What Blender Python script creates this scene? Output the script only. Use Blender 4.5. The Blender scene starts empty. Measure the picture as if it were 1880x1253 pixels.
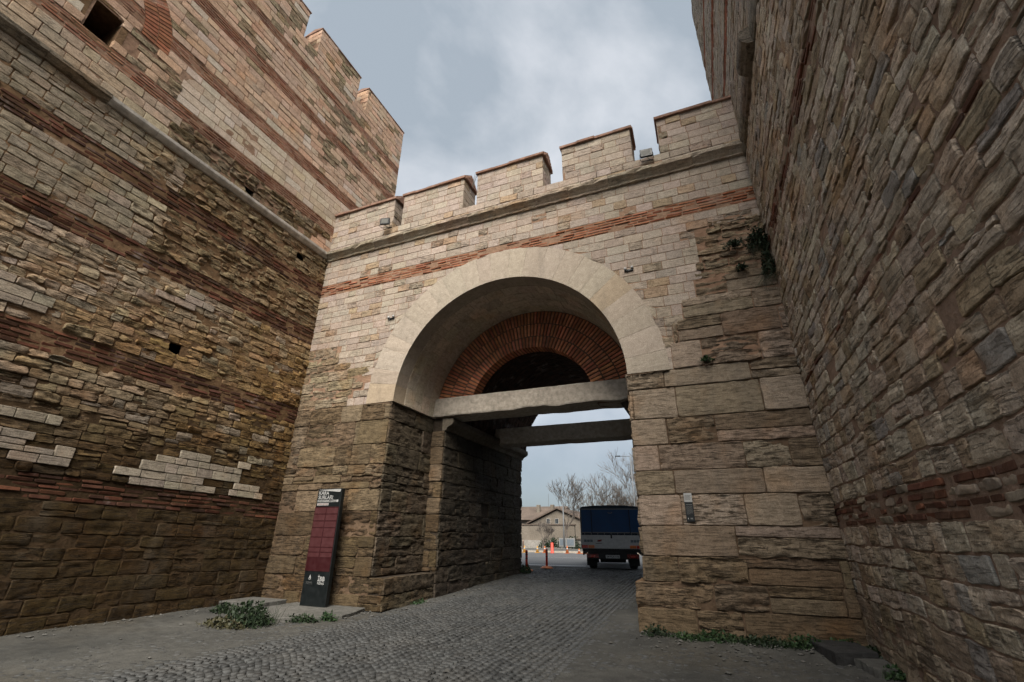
import bpy, math, random
import numpy as np
from mathutils import Matrix, Vector

random.seed(7)
RNG = np.random.default_rng(11)
SC = bpy.context.scene
COL = SC.collection
R = math.radians

# ------------------------------------------------------------------ camera
CAM_LOC = np.array((0.0, -9.0, 1.51))
YAW, PITCH, ROLL = R(-22.616), R(23.05), R(0.556)
_f = np.array((math.sin(YAW) * math.cos(PITCH), math.cos(YAW) * math.cos(PITCH), math.sin(PITCH)))
_r = np.array((math.cos(YAW), -math.sin(YAW), 0.0))
_u = np.cross(_r, _f)
_r2 = math.cos(ROLL) * _r + math.sin(ROLL) * _u
_u2 = -math.sin(ROLL) * _r + math.cos(ROLL) * _u
cam_data = bpy.data.cameras.new('camera')
cam_data.sensor_width = 36.0
cam_data.lens = 835.0 / 1880.0 * 36.0
cam_data.clip_start = 0.05
cam_data.clip_end = 2000.0
cam = bpy.data.objects.new('camera', cam_data)
COL.objects.link(cam)
cam.matrix_world = Matrix(((_r2[0], _u2[0], -_f[0], CAM_LOC[0]), (_r2[1], _u2[1], -_f[1], CAM_LOC[1]),
                           (_r2[2], _u2[2], -_f[2], CAM_LOC[2]), (0, 0, 0, 1)))
SC.camera = cam

# ------------------------------------------------------------------ sky, sun, exposure
SUN_DIR = np.array((0.20, -0.62, 0.75)); SUN_DIR /= np.linalg.norm(SUN_DIR)
EXPOSURE = 2.40
world = bpy.data.worlds.new('World')
SC.world = world
world.use_nodes = True
wt = world.node_tree
wt.nodes.clear()
def wn(t, **k):
    n = wt.nodes.new(t)
    for a, b in k.items():
        setattr(n, a, b)
    return n
w_out = wn('ShaderNodeOutputWorld'); w_bg = wn('ShaderNodeBackground')
w_sky = wn('ShaderNodeTexSky', sky_type='NISHITA', sun_disc=False)
w_sky.sun_elevation = math.asin(SUN_DIR[2]); w_sky.sun_rotation = math.atan2(SUN_DIR[0], SUN_DIR[1])
w_tc = wn('ShaderNodeTexCoord')
w_map = wn('ShaderNodeMapping'); w_map.inputs['Scale'].default_value = (1.0, 1.0, 1.25); w_map.inputs['Location'].default_value = (0.62, 0.10, 0.33)
w_n = wn('ShaderNodeTexNoise'); w_n.inputs['Scale'].default_value = 1.9; w_n.inputs['Detail'].default_value = 7.0; w_n.inputs['Roughness'].default_value = 0.52; w_n.inputs['Distortion'].default_value = 0.2
w_rmp = wn('ShaderNodeValToRGB')
K = 1.74
w_rmp.color_ramp.elements[0].position = 0.38; w_rmp.color_ramp.elements[0].color = (0.335 * K, 0.38 * K, 0.42 * K, 1)
w_rmp.color_ramp.elements[1].position = 0.58; w_rmp.color_ramp.elements[1].color = (0.74 * K, 0.75 * K, 0.775 * K, 1)
w_sep = wn('ShaderNodeSeparateXYZ')
w_el = wn('ShaderNodeMapRange'); w_el.inputs['From Min'].default_value = 0.0; w_el.inputs['From Max'].default_value = 0.38
w_low = wn('ShaderNodeMix', data_type='RGBA'); w_low.inputs['A'].default_value = (0.135 * K, 0.175 * K, 0.215 * K, 1)
w_mix = wn('ShaderNodeMix', data_type='RGBA'); w_mix.inputs['Factor'].default_value = 0.96
wl = wt.links.new
wl(w_tc.outputs['Generated'], w_map.inputs['Vector']); wl(w_map.outputs['Vector'], w_n.inputs['Vector'])
wl(w_n.outputs['Fac'], w_rmp.inputs['Fac'])
wl(w_tc.outputs['Generated'], w_sep.inputs['Vector']); wl(w_sep.outputs['Z'], w_el.inputs['Value'])
wl(w_el.outputs['Result'], w_low.inputs['Factor']); wl(w_rmp.outputs['Color'], w_low.inputs['B'])
wl(w_sky.outputs['Color'], w_mix.inputs['A']); wl(w_low.outputs['Result'], w_mix.inputs['B'])
wl(w_mix.outputs['Result'], w_bg.inputs['Color']); w_bg.inputs['Strength'].default_value = 0.13
wl(w_bg.outputs['Background'], w_out.inputs['Surface'])

sun_data = bpy.data.lights.new('sun', 'SUN')
sun_data.energy = 1.5
sun_data.angle = R(38)
sun_data.color = (1.0, 0.94, 0.85)
sun = bpy.data.objects.new('sun', sun_data)
COL.objects.link(sun)
sun.rotation_euler = Vector(SUN_DIR).to_track_quat('Z', 'Y').to_euler()

SC.view_settings.view_transform = 'Standard'
SC.view_settings.look = 'None'
SC.view_settings.gamma = 1.0
SC.view_settings.use_curve_mapping = False
SC.view_settings.exposure = EXPOSURE
SC.render.engine = 'CYCLES'
SC.cycles.max_bounces = 5
SC.cycles.diffuse_bounces = 3
SC.cycles.use_adaptive_sampling = True
SC.cycles.adaptive_threshold = 0.03
SC.cycles.use_denoising = True

# ------------------------------------------------------------------ noise
def _hash(ix, iy, seed):
    h = (ix.astype(np.int64) * 374761393 + iy.astype(np.int64) * 668265263 + np.asarray(seed, np.int64) * 974634541) & 0xFFFFFFFF
    h = ((h ^ (h >> 13)) * 1274126177) & 0xFFFFFFFF
    h = h ^ (h >> 16)
    return (h & 0xFFFFFF) / float(0xFFFFFF)
def vnoise(x, y, seed=0):
    x = np.asarray(x, float); y = np.asarray(y, float)
    ix = np.floor(x); iy = np.floor(y); fx = x - ix; fy = y - iy
    fx = fx * fx * (3 - 2 * fx); fy = fy * fy * (3 - 2 * fy)
    a = _hash(ix, iy, seed); b = _hash(ix + 1, iy, seed); c = _hash(ix, iy + 1, seed); d = _hash(ix + 1, iy + 1, seed)
    return (a * (1 - fx) + b * fx) * (1 - fy) + (c * (1 - fx) + d * fx) * fy
def fbm(x, y, seed=0, o=3):
    s = 0; a = 0.5; t = 0
    for i in range(o):
        s = s + a * vnoise(np.asarray(x) * 2 ** i, np.asarray(y) * 2 ** i, seed + 17 * i); t += a; a *= 0.5
    return s / t
def sstep(x, a, b):
    t = np.clip((x - a) / (b - a), 0, 1); return t * t * (3 - 2 * t)

# ------------------------------------------------------------------ materials
MATS = {}
ALB = 0.72      # every surface colour below is written for a brighter exposure; this brings them to real reflectances
class NT:
    def __init__(s, name):
        m = bpy.data.materials.new(name); m.use_nodes = True; s.m = m; s.t = m.node_tree; s.t.nodes.clear()
        s.out = s.n('ShaderNodeOutputMaterial'); s.b = s.n('ShaderNodeBsdfPrincipled')
        s.l(s.b.outputs['BSDF'], s.out.inputs['Surface']); MATS[name] = m
    def n(s, t, **k):
        x = s.t.nodes.new(t)
        for a, b in k.items(): setattr(x, a, b)
        return x
    def l(s, a, b): s.t.links.new(a, b)
    def pos(s, scale=(1, 1, 1), loc=(0, 0, 0)):
        g = s.n('ShaderNodeNewGeometry'); mp = s.n('ShaderNodeMapping')
        mp.inputs['Scale'].default_value = scale; mp.inputs['Location'].default_value = loc
        s.l(g.outputs['Position'], mp.inputs['Vector']); return mp.outputs['Vector']
    def noise(s, vec, scale, detail=4, rough=0.55, dist=0.0):
        x = s.n('ShaderNodeTexNoise'); x.inputs['Scale'].default_value = scale; x.inputs['Detail'].default_value = detail
        x.inputs['Roughness'].default_value = rough; x.inputs['Distortion'].default_value = dist
        s.l(vec, x.inputs['Vector']); return x.outputs['Fac']
    def mr(s, v, a, b, c=0.0, d=1.0):
        x = s.n('ShaderNodeMapRange'); x.inputs['From Min'].default_value = a; x.inputs['From Max'].default_value = b
        x.inputs['To Min'].default_value = c; x.inputs['To Max'].default_value = d; s.l(v, x.inputs['Value']); return x.outputs['Result']
    def math(s, op, a, b):
        x = s.n('ShaderNodeMath', operation=op)
        for i, v in enumerate((a, b)):
            if isinstance(v, (int, float)): x.inputs[i].default_value = v
            else: s.l(v, x.inputs[i])
        return x.outputs['Value']
    def mix(s, f, a, b, blend='MIX'):
        x = s.n('ShaderNodeMix', data_type='RGBA', blend_type=blend)
        for nm, v in (('Factor', f), ('A', a), ('B', b)):
            if isinstance(v, (int, float)): x.inputs[nm].default_value = v
            elif isinstance(v, tuple): x.inputs[nm].default_value = v if len(v) == 4 else v + (1,)
            else: s.l(v, x.inputs[nm])
        return x.outputs['Result']
    def bump(s, h, strength, dist, prev=None):
        x = s.n('ShaderNodeBump')
        if isinstance(strength, (int, float)): x.inputs['Strength'].default_value = strength
        else: s.l(strength, x.inputs['Strength'])
        x.inputs['Distance'].default_value = dist; s.l(h, x.inputs['Height'])
        if prev is not None: s.l(prev, x.inputs['Normal'])
        return x.outputs['Normal']
    def done(s, col, rough=0.9, normal=None, spec=0.25):
        s.l(s.mix(1.0, col, (ALB, ALB, ALB), 'MULTIPLY'), s.b.inputs['Base Color'])
        if isinstance(rough, (int, float)): s.b.inputs['Roughness'].default_value = rough
        else: s.l(rough, s.b.inputs['Roughness'])
        s.b.inputs['Specular IOR Level'].default_value = spec
        if normal is not None: s.l(normal, s.b.inputs['Normal'])
        return s.m

def mat_stone():
    # colour comes with each stone (attribute col, alpha = how eroded it is)
    m = NT('stone')
    at = m.n('ShaderNodeAttribute', attribute_name='col')
    age = at.outputs['Alpha']
    p = m.pos()
    big = m.noise(p, 1.1, 3); mid = m.noise(p, 9.0, 6, 0.74); fine = m.noise(p, 55.0, 3, 0.75)
    strata = m.noise(m.pos((4.2, 4.2, 40.0)), 1.0, 4, 0.66, 0.7)
    streak = m.noise(m.pos((2.2, 2.2, 0.35), (3, 1, 0)), 1.0, 3)
    c = at.outputs['Color']
    c = m.mix(1.0, c, m.mix(m.mr(mid, 0.32, 0.68), m.mix(age, (0.84, 0.83, 0.81), (0.50, 0.48, 0.45)), m.mix(age, (1.10, 1.10, 1.09), (1.34, 1.33, 1.31))), 'MULTIPLY')
    c = m.mix(1.0, c, m.mix(m.mr(fine, 0.32, 0.68), (0.70, 0.69, 0.67), (1.22, 1.22, 1.22)), 'MULTIPLY')
    # rusty seepage, grey soot
    c = m.mix(m.math('MULTIPLY', m.mr(big, 0.54, 0.70, 0, 0.5), m.mr(age, 0.05, 0.4)), c, m.mix(1.0, c, (1.05, 0.74, 0.46), 'MULTIPLY'))
    c = m.mix(m.mr(streak, 0.55, 0.80, 0, 0.40), c, (0.15, 0.135, 0.115))
    # dark pits and eroded seams
    sm = m.mr(strata, 0.535, 0.60); pm = m.mr(mid, 0.60, 0.70)
    holes = m.math('MULTIPLY', m.math('MAXIMUM', sm, pm), age)
    c = m.mix(m.math('MULTIPLY', holes, 0.74), c, (0.055, 0.042, 0.03))
    hgt = m.math('SUBTRACT', m.math('ADD', m.math('MULTIPLY', fine, 0.25), m.math('MULTIPLY', mid, m.mr(age, 0, 1, 0.25, 1.3))), holes)
    m.done(c, 0.93, m.bump(hgt, 0.95, 0.022), 0.15)
mat_stone()

def mat_brick():
    m = NT('brick')
    at = m.n('ShaderNodeAttribute', attribute_name='col')
    p = m.pos(); mid = m.noise(p, 7, 5, 0.65); fine = m.noise(p, 60, 4, 0.7)
    c = m.mix(1.0, at.outputs['Color'], m.mix(m.mr(mid, 0.3, 0.7), (0.62, 0.6, 0.6), (1.2, 1.15, 1.1)), 'MULTIPLY')
    c = m.mix(1.0, c, m.mix(fine, (0.75, 0.75, 0.75), (1.2, 1.2, 1.2)), 'MULTIPLY')
    salt = m.mr(m.noise(m.pos((1, 1, 1), (7, 3, 2)), 1.6, 5, 0.65), 0.60, 0.74)
    c = m.mix(m.math('MULTIPLY', salt, 0.55), c, (0.45, 0.40, 0.37))
    soot = m.mr(m.noise(m.pos((1, 1, 0.6), (2, 9, 4)), 1.1, 4), 0.55, 0.74)
    c = m.mix(m.math('MULTIPLY', soot, 0.6), c, (0.05, 0.035, 0.03))
    m.done(c, 0.92, m.bump(fine, 0.7, 0.006, m.bump(mid, 0.8, 0.015)), 0.15)
mat_brick()

def mat_mortar(name, c1, c2, seed=0.0):
    m = NT(name)
    p = m.pos((1, 1, 1), (seed, seed, 0)); big = m.noise(p, 0.7, 4); mid = m.noise(p, 9, 5, 0.65); fine = m.noise(p, 55, 4, 0.7)
    c = m.mix(m.mr(big, 0.3, 0.7), c1, c2)
    c = m.mix(1.0, c, m.mix(m.mr(mid, 0.3, 0.7), (0.66, 0.65, 0.63), (1.18, 1.16, 1.14)), 'MULTIPLY')
    c = m.mix(1.0, c, m.mix(fine, (0.78, 0.78, 0.78), (1.2, 1.2, 1.2)), 'MULTIPLY')
    m.done(c, 0.95, m.bump(fine, 0.7, 0.008, m.bump(mid, 0.9, 0.03)), 0.1)
mat_mortar('mortar_pink', (0.30, 0.185, 0.125), (0.40, 0.27, 0.19))
mat_mortar('mortar_brown', (0.17, 0.105, 0.055), (0.29, 0.185, 0.11), 4.0)
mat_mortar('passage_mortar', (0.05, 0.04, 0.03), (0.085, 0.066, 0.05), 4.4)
mat_mortar('arch_mortar', (0.13, 0.085, 0.06), (0.19, 0.125, 0.09), 4.1)
mat_mortar('impost', (0.15, 0.128, 0.10), (0.25, 0.215, 0.17), 4.7)
mat_mortar('mortar_pier', (0.13, 0.088, 0.058), (0.22, 0.15, 0.10), 4.0)
mat_mortar('mortar_dark', (0.055, 0.036, 0.019), (0.115, 0.076, 0.044), 4.9)
mat_mortar('rubble', (0.30, 0.205, 0.15), (0.43, 0.31, 0.235), 2.0)
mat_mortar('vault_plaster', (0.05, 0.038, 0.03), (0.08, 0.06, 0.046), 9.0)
mat_mortar('concrete', (0.44, 0.39, 0.33), (0.54, 0.485, 0.415), 5.0)
mat_mortar('slab_grey', (0.12, 0.12, 0.113), (0.18, 0.176, 0.165), 6.0)
mat_mortar('dark_slab', (0.04, 0.04, 0.04), (0.065, 0.065, 0.065), 1.0)
mat_mortar('render_wall', (0.20, 0.175, 0.145), (0.29, 0.255, 0.215), 3.0)
mat_mortar('pale_render', (0.34, 0.325, 0.30), (0.44, 0.42, 0.39), 8.0)
mat_mortar('roof_tile', (0.125, 0.10, 0.085), (0.19, 0.15, 0.125), 8.0)
mat_mortar('bark', (0.14, 0.12, 0.108), (0.22, 0.195, 0.175), 2.0)
mat_mortar('terracotta', (0.34, 0.20, 0.15), (0.44, 0.29, 0.225), 3.5)
mat_mortar('tin_grey', (0.30, 0.30, 0.29), (0.40, 0.40, 0.39), 3.9)

def mat_ground():
    m = NT('ground_dust')
    p = m.pos(); big = m.noise(p, 0.55, 5, 0.6); mid = m.noise(p, 5, 6, 0.65); fine = m.noise(p, 48, 5, 0.75)
    c = m.mix(m.mr(big, 0.36, 0.64), (0.066, 0.066, 0.062), (0.110, 0.107, 0.098))
    c = m.mix(m.mr(m.noise(m.pos((1, 1, 1), (4, 8, 0)), 0.35, 4), 0.5, 0.7), c, (0.100, 0.090, 0.073))
    c = m.mix(1.0, c, m.mix(m.mr(mid, 0.3, 0.7), (0.70, 0.70, 0.70), (1.2, 1.2, 1.18)), 'MULTIPLY')
    c = m.mix(1.0, c, m.mix(m.mr(fine, 0.3, 0.7), (0.68, 0.68, 0.68), (1.25, 1.25, 1.25)), 'MULTIPLY')
    m.done(c, 0.95, m.bump(fine, 0.8, 0.01, m.bump(mid, 0.7, 0.03)), 0.15)
mat_ground()
def mat_cobble():
    m = NT('cobble')
    at = m.n('ShaderNodeAttribute', attribute_name='col')
    p = m.pos(); mid = m.noise(p, 9, 5, 0.6); fine = m.noise(p, 70, 4, 0.7)
    c = m.mix(1.0, at.outputs['Color'], m.mix(m.mr(mid, 0.3, 0.7), (0.65, 0.65, 0.65), (1.25, 1.25, 1.23)), 'MULTIPLY')
    c = m.mix(1.0, c, m.mix(fine, (0.75, 0.75, 0.75), (1.2, 1.2, 1.2)), 'MULTIPLY')
    # dust left lying on the setts
    dust = m.mr(m.noise(m.pos((1, 1, 1), (1, 5, 0)), 1.2, 5, 0.7), 0.45, 0.68)
    c = m.mix(m.math('MULTIPLY', dust, 0.5), c, (0.105, 0.100, 0.090))
    m.done(c, m.mr(mid, 0.3, 0.7, 0.5, 0.8), m.bump(fine, 0.5, 0.005, m.bump(mid, 0.5, 0.012)), 0.35)
mat_cobble()
def mat_asphalt():
    m = NT('asphalt')
    p = m.pos(); big = m.noise(p, 0.3, 5); fine = m.noise(p, 60, 4, 0.7)
    c = m.mix(m.mr(big, 0.3, 0.7), (0.075, 0.077, 0.08), (0.12, 0.122, 0.125))
    c = m.mix(1.0, c, m.mix(fine, (0.7, 0.7, 0.7), (1.25, 1.25, 1.25)), 'MULTIPLY')
    m.done(c, 0.75, m.bump(fine, 0.5, 0.01), 0.4)
mat_asphalt()
def mat_plain(name, col, rough=0.6, metal=0.0, var=0.12, scale=9.0, spec=0.4, bump=0.1):
    m = NT(name)
    n = m.noise(m.pos(), scale, 4, 0.6)
    lo = tuple(c * (1 - var) for c in col); hi = tuple(min(1, c * (1 + var)) for c in col)
    m.b.inputs['Metallic'].default_value = metal
    m.done(m.mix(m.mr(n, 0.3, 0.7), lo, hi), m.mr(n, 0.3, 0.7, max(0.02, rough - 0.1), min(1, rough + 0.1)), m.bump(n, bump, 0.01) if bump else None, spec)
for a in (('black_metal', (0.018, 0.020, 0.022), 0.45), ('totem_black', (0.005, 0.008, 0.009), 0.5), ('totem_red', (0.042, 0.006, 0.008), 0.5), ('totem_pale_red', (0.080, 0.024, 0.026), 0.5),
          ('white_print', (0.45, 0.45, 0.44), 0.6), ('grey_print', (0.17, 0.17, 0.165), 0.6), ('red_print', (0.28, 0.05, 0.04), 0.6), ('white_paint', (0.45, 0.45, 0.44), 0.6),
          ('canvas_blue', (0.010, 0.065, 0.19), 0.6), ('canvas_dark', (0.006, 0.020, 0.042), 0.6), ('alu', (0.60, 0.61, 0.61), 0.5), ('rubber', (0.012, 0.012, 0.012), 0.8), ('chassis', (0.010, 0.011, 0.012), 0.6),
          ('tail_red', (0.55, 0.04, 0.02), 0.3), ('lamp_orange', (0.75, 0.20, 0.04), 0.35), ('tail_dark_red', (0.20, 0.02, 0.015), 0.25), ('plate_white', (0.55, 0.56, 0.56), 0.5), ('bollard_red', (0.70, 0.065, 0.035), 0.5), ('bollard_base', (0.80, 0.26, 0.10), 0.6),
          ('reflect_dark', (0.04, 0.02, 0.02), 0.5), ('cone_orange', (0.50, 0.14, 0.035), 0.6), ('cone_yellow', (0.55, 0.28, 0.05), 0.6), ('lens_glass', (0.13, 0.13, 0.115), 0.6), ('steel', (0.17, 0.18, 0.19), 0.5),
          ('window_glass', (0.03, 0.04, 0.05), 0.15), ('panel_blue', (0.16, 0.19, 0.22), 0.5), ('panel_pale', (0.27, 0.27, 0.26), 0.5)):
    mat_plain(a[0], a[1], a[2])
mat_plain('white_stone', (0.56, 0.515, 0.45), 0.85, 0, 0.30, 7.0, 0.15, 0.5)
def mat_leaf(name, a, b):
    m = NT(name)
    g = m.n('ShaderNodeNewGeometry')
    n = m.noise(m.pos(), 14, 3)
    c = m.mix(g.outputs['Random Per Island'], a, b)
    c = m.mix(1.0, c, m.mix(n, (0.75, 0.75, 0.75), (1.2, 1.2, 1.2)), 'MULTIPLY')
    m.done(c, 0.6, None, 0.3)
mat_leaf('leaf_green', (0.014, 0.042, 0.014), (0.045, 0.085, 0.026))
mat_leaf('leaf_dark', (0.012, 0.026, 0.011), (0.028, 0.048, 0.018))
mat_leaf('leaf_dry', (0.05, 0.05, 0.022), (0.09, 0.08, 0.04))

# ------------------------------------------------------------------ object helpers
def empty(name, loc=(0, 0, 0), rz=0.0):
    o = bpy.data.objects.new(name, None); o.location = loc; o.rotation_euler[2] = rz; o.empty_display_size = 0.2
    COL.objects.link(o); return o
def tag(o, label=None, cat=None, group=None, kind=None):
    if label: o['label'] = label
    if cat: o['category'] = cat
    if group: o['group'] = group
    if kind: o['kind'] = kind
    return o
def link(name, me, parent=None, mat=None, loc=None, rz=None):
    o = bpy.data.objects.new(name, me)
    if mat and not me.materials: me.materials.append(MATS[mat])
    COL.objects.link(o)
    if parent is not None: o.parent = parent
    if loc is not None: o.location = loc
    if rz is not None: o.rotation_euler[2] = rz
    return o
def mesh_from(name, V, F, mat=None, smooth=False, cols=None):
    """V (n,3), F list of tuples or (m,4) array"""
    me = bpy.data.meshes.new(name)
    V = np.asarray(V, np.float32)
    if isinstance(F, np.ndarray):
        me.vertices.add(len(V)); me.vertices.foreach_set('co', V.ravel())
        m, k = F.shape
        me.loops.add(m * k); me.loops.foreach_set('vertex_index', F.astype(np.int32).ravel())
        me.polygons.add(m); me.polygons.foreach_set('loop_start', np.arange(0, m * k, k, dtype=np.int32))
        me.update(calc_edges=True)
    else:
        me.from_pydata([tuple(map(float, v)) for v in V], [], F); me.update()
    if smooth:
        me.polygons.foreach_set('use_smooth', np.ones(len(me.polygons), bool))
    if cols is not None:
        a = me.attributes.new('col', 'FLOAT_COLOR', 'POINT'); a.data.foreach_set('color', np.asarray(cols, np.float32).ravel())
    if mat: me.materials.append(MATS[mat])
    return me
class MB:
    """collects boxes, prisms and tubes for ONE mesh"""
    def __init__(s): s.v = []; s.f = []
    def add(s, V, F):
        o = len(s.v); s.v += [tuple(map(float, p)) for p in V]; s.f += [tuple(o + i for i in f) for f in F]; return s
    def box(s, x0, x1, y0, y1, z0, z1, bev=0.0):
        b = min(bev, (x1 - x0) / 3, (y1 - y0) / 3, (z1 - z0) / 3)
        if b <= 0:
            V = [(x, y, z) for z in (z0, z1) for y in (y0, y1) for x in (x0, x1)]
            return s.add(V, [(0, 2, 3, 1), (4, 5, 7, 6), (0, 1, 5, 4), (2, 6, 7, 3), (0, 4, 6, 2), (1, 3, 7, 5)])
        # chamfered box: 24 vertices
        V = []; idx = {}
        for i, x in enumerate((x0, x1)):
            for j, y in enumerate((y0, y1)):
                for k, z in enumerate((z0, z1)):
                    sx, sy, sz = (1 - 2 * i) * b, (1 - 2 * j) * b, (1 - 2 * k) * b
                    for a, p in (('x', (x, y + sy, z + sz)), ('y', (x + sx, y, z + sz)), ('z', (x + sx, y + sy, z))):
                        idx[(a, i, j, k)] = len(V); V.append(p)
        F = []
        for i in (0, 1):
            q = [idx[('x', i, 0, 0)], idx[('x', i, 1, 0)], idx[('x', i, 1, 1)], idx[('x', i, 0, 1)]]; F.append(q if i else q[::-1])
            q = [idx[('y', 0, i, 0)], idx[('y', 1, i, 0)], idx[('y', 1, i, 1)], idx[('y', 0, i, 1)]]; F.append(q[::-1] if i else q)
            q = [idx[('z', 0, 0, i)], idx[('z', 1, 0, i)], idx[('z', 1, 1, i)], idx[('z', 0, 1, i)]]; F.append(q if i else q[::-1])
        for p in (0, 1):
            for q in (0, 1):
                F.append([idx[('x', p, q, 0)], idx[('y', p, q, 0)], idx[('y', p, q, 1)], idx[('x', p, q, 1)]])
                F.append([idx[('x', p, 0, q)], idx[('z', p, 0, q)], idx[('z', p, 1, q)], idx[('x', p, 1, q)]])
                F.append([idx[('y', 0, p, q)], idx[('z', 0, p, q)], idx[('z', 1, p, q)], idx[('y', 1, p, q)]])
        for i in (0, 1):
            for j in (0, 1):
                for k in (0, 1): F.append([idx[('x', i, j, k)], idx[('y', i, j, k)], idx[('z', i, j, k)]])
        return s.add(V, F)
    def tube(s, pts, rads, n=8, cap=True):
        pts = [Vector(p) for p in pts]
        if isinstance(rads, (int, float)): rads = [rads] * len(pts)
        V = []; F = []
        for i, p in enumerate(pts):
            d = (pts[min(i + 1, len(pts) - 1)] - pts[max(i - 1, 0)]).normalized()
            a = d.cross(Vector((0, 0, 1)) if abs(d.z) < 0.9 else Vector((1, 0, 0))).normalized(); b = d.cross(a)
            for k in range(n):
                t = 2 * math.pi * k / n; V.append(p + (a * math.cos(t) + b * math.sin(t)) * rads[i])
        for i in range(len(pts) - 1):
            for k in range(n):
                F.append((i * n + k, i * n + (k + 1) % n, (i + 1) * n + (k + 1) % n, (i + 1) * n + k))
        if cap: F.append(tuple(range(n))); F.append(tuple((len(pts) - 1) * n + k for k in reversed(range(n))))
        return s.add(V, F)
    def lathe(s, cx, cy, prof, n=20):
        """prof: list of (r,z)"""
        V = []; F = []
        for r, z in prof:
            for k in range(n):
                t = 2 * math.pi * k / n; V.append((cx + r * math.cos(t), cy + r * math.sin(t), z))
        for i in range(len(prof) - 1):
            for k in range(n): F.append((i * n + k, i * n + (k + 1) % n, (i + 1) * n + (k + 1) % n, (i + 1) * n + k))
        F.append(tuple(reversed(range(n)))); F.append(tuple((len(prof) - 1) * n + k for k in range(n)))
        return s.add(V, F)
    def prism(s, poly, ax, a0, a1):
        """extrude a 2-D polygon; ax 'x': poly in (y,z); 'y': poly in (x,z); 'z': poly in (x,y)"""
        n = len(poly)
        def P(p, a): return (a, p[0], p[1]) if ax == 'x' else ((p[0], a, p[1]) if ax == 'y' else (p[0], p[1], a))
        V = [P(p, a0) for p in poly] + [P(p, a1) for p in poly]
        F = [tuple(range(n)), tuple(range(2 * n - 1, n - 1, -1))] + [(i, i + n, (i + 1) % n + n, (i + 1) % n) for i in range(n)]
        return s.add(V, F)
    def build(s, name, mat, parent=None, smooth=False, loc=None, rz=None):
        me = mesh_from(name, s.v, s.f, mat, smooth)
        import bmesh
        bm = bmesh.new(); bm.from_mesh(me); bmesh.ops.recalc_face_normals(bm, faces=bm.faces); bm.to_mesh(me); bm.free()
        return link(name, me, parent, None, loc, rz)

# ------------------------------------------------------------------ stone laying
class Frame:
    def __init__(s, O, U, V, N): s.O, s.U, s.V, s.N = [np.array(a, float) for a in (O, U, V, N)]
    def P(s, u, v, h): return s.O + u[..., None] * s.U + v[..., None] * s.V + h[..., None] * s.N
PX = 1024.0 / 36.0 * cam_data.lens
def px_area(frame, u, v, w, h):
    p = frame.P(np.asarray(u, float), np.asarray(v, float), np.zeros_like(np.asarray(u, float)))
    d = p - CAM_LOC; dist = np.linalg.norm(d, axis=-1); cosv = np.clip(-(d / dist[..., None]) @ frame.N, 0, 1)
    z = d @ _f; x = d @ _r2 / np.maximum(z, 0.05); y = d @ _u2 / np.maximum(z, 0.05)
    vis = (z > 0.3) & (np.abs(x) < 1.16) & (np.abs(y) < 0.78)
    return np.where(vis, w * h * cosv * (PX / dist) ** 2, 0.0), dist
#  style: gap, wobble, corner, protrusion lo/hi, bevel, rough amp, strata amp, cell
STY = {'new':   (0.005, 0.002, 0.002, 0.004, 0.011, 0.004, 0.002, 0.000, 0.0),
       'worn':  (0.006, 0.005, 0.007, 0.010, 0.022, 0.006, 0.006, 0.006, 0.07),
       'old':   (0.007, 0.010, 0.007, 0.014, 0.028, 0.005, 0.010, 0.018, 0.045),
       'ruin':  (0.009, 0.018, 0.016, 0.016, 0.070, 0.009, 0.020, 0.032, 0.045),
       'big':   (0.006, 0.008, 0.010, 0.030, 0.052, 0.009, 0.010, 0.022, 0.040),
       'rub':   (0.008, 0.013, 0.010, 0.010, 0.028, 0.006, 0.013, 0.014, 0.030),
       'patch': (0.006, 0.003, 0.003, 0.034, 0.046, 0.005, 0.003, 0.000, 0.0),
       'block': (0.010, 0.008, 0.008, 0.014, 0.026, 0.006, 0.009, 0.012, 0.024),
       'brick': (0.013, 0.004, 0.006, 0.003, 0.016, 0.004, 0.004, 0.000, 0.0),
       'obrick': (0.009, 0.007, 0.010, 0.000, 0.026, 0.006, 0.007, 0.000, 0.0)}
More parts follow.
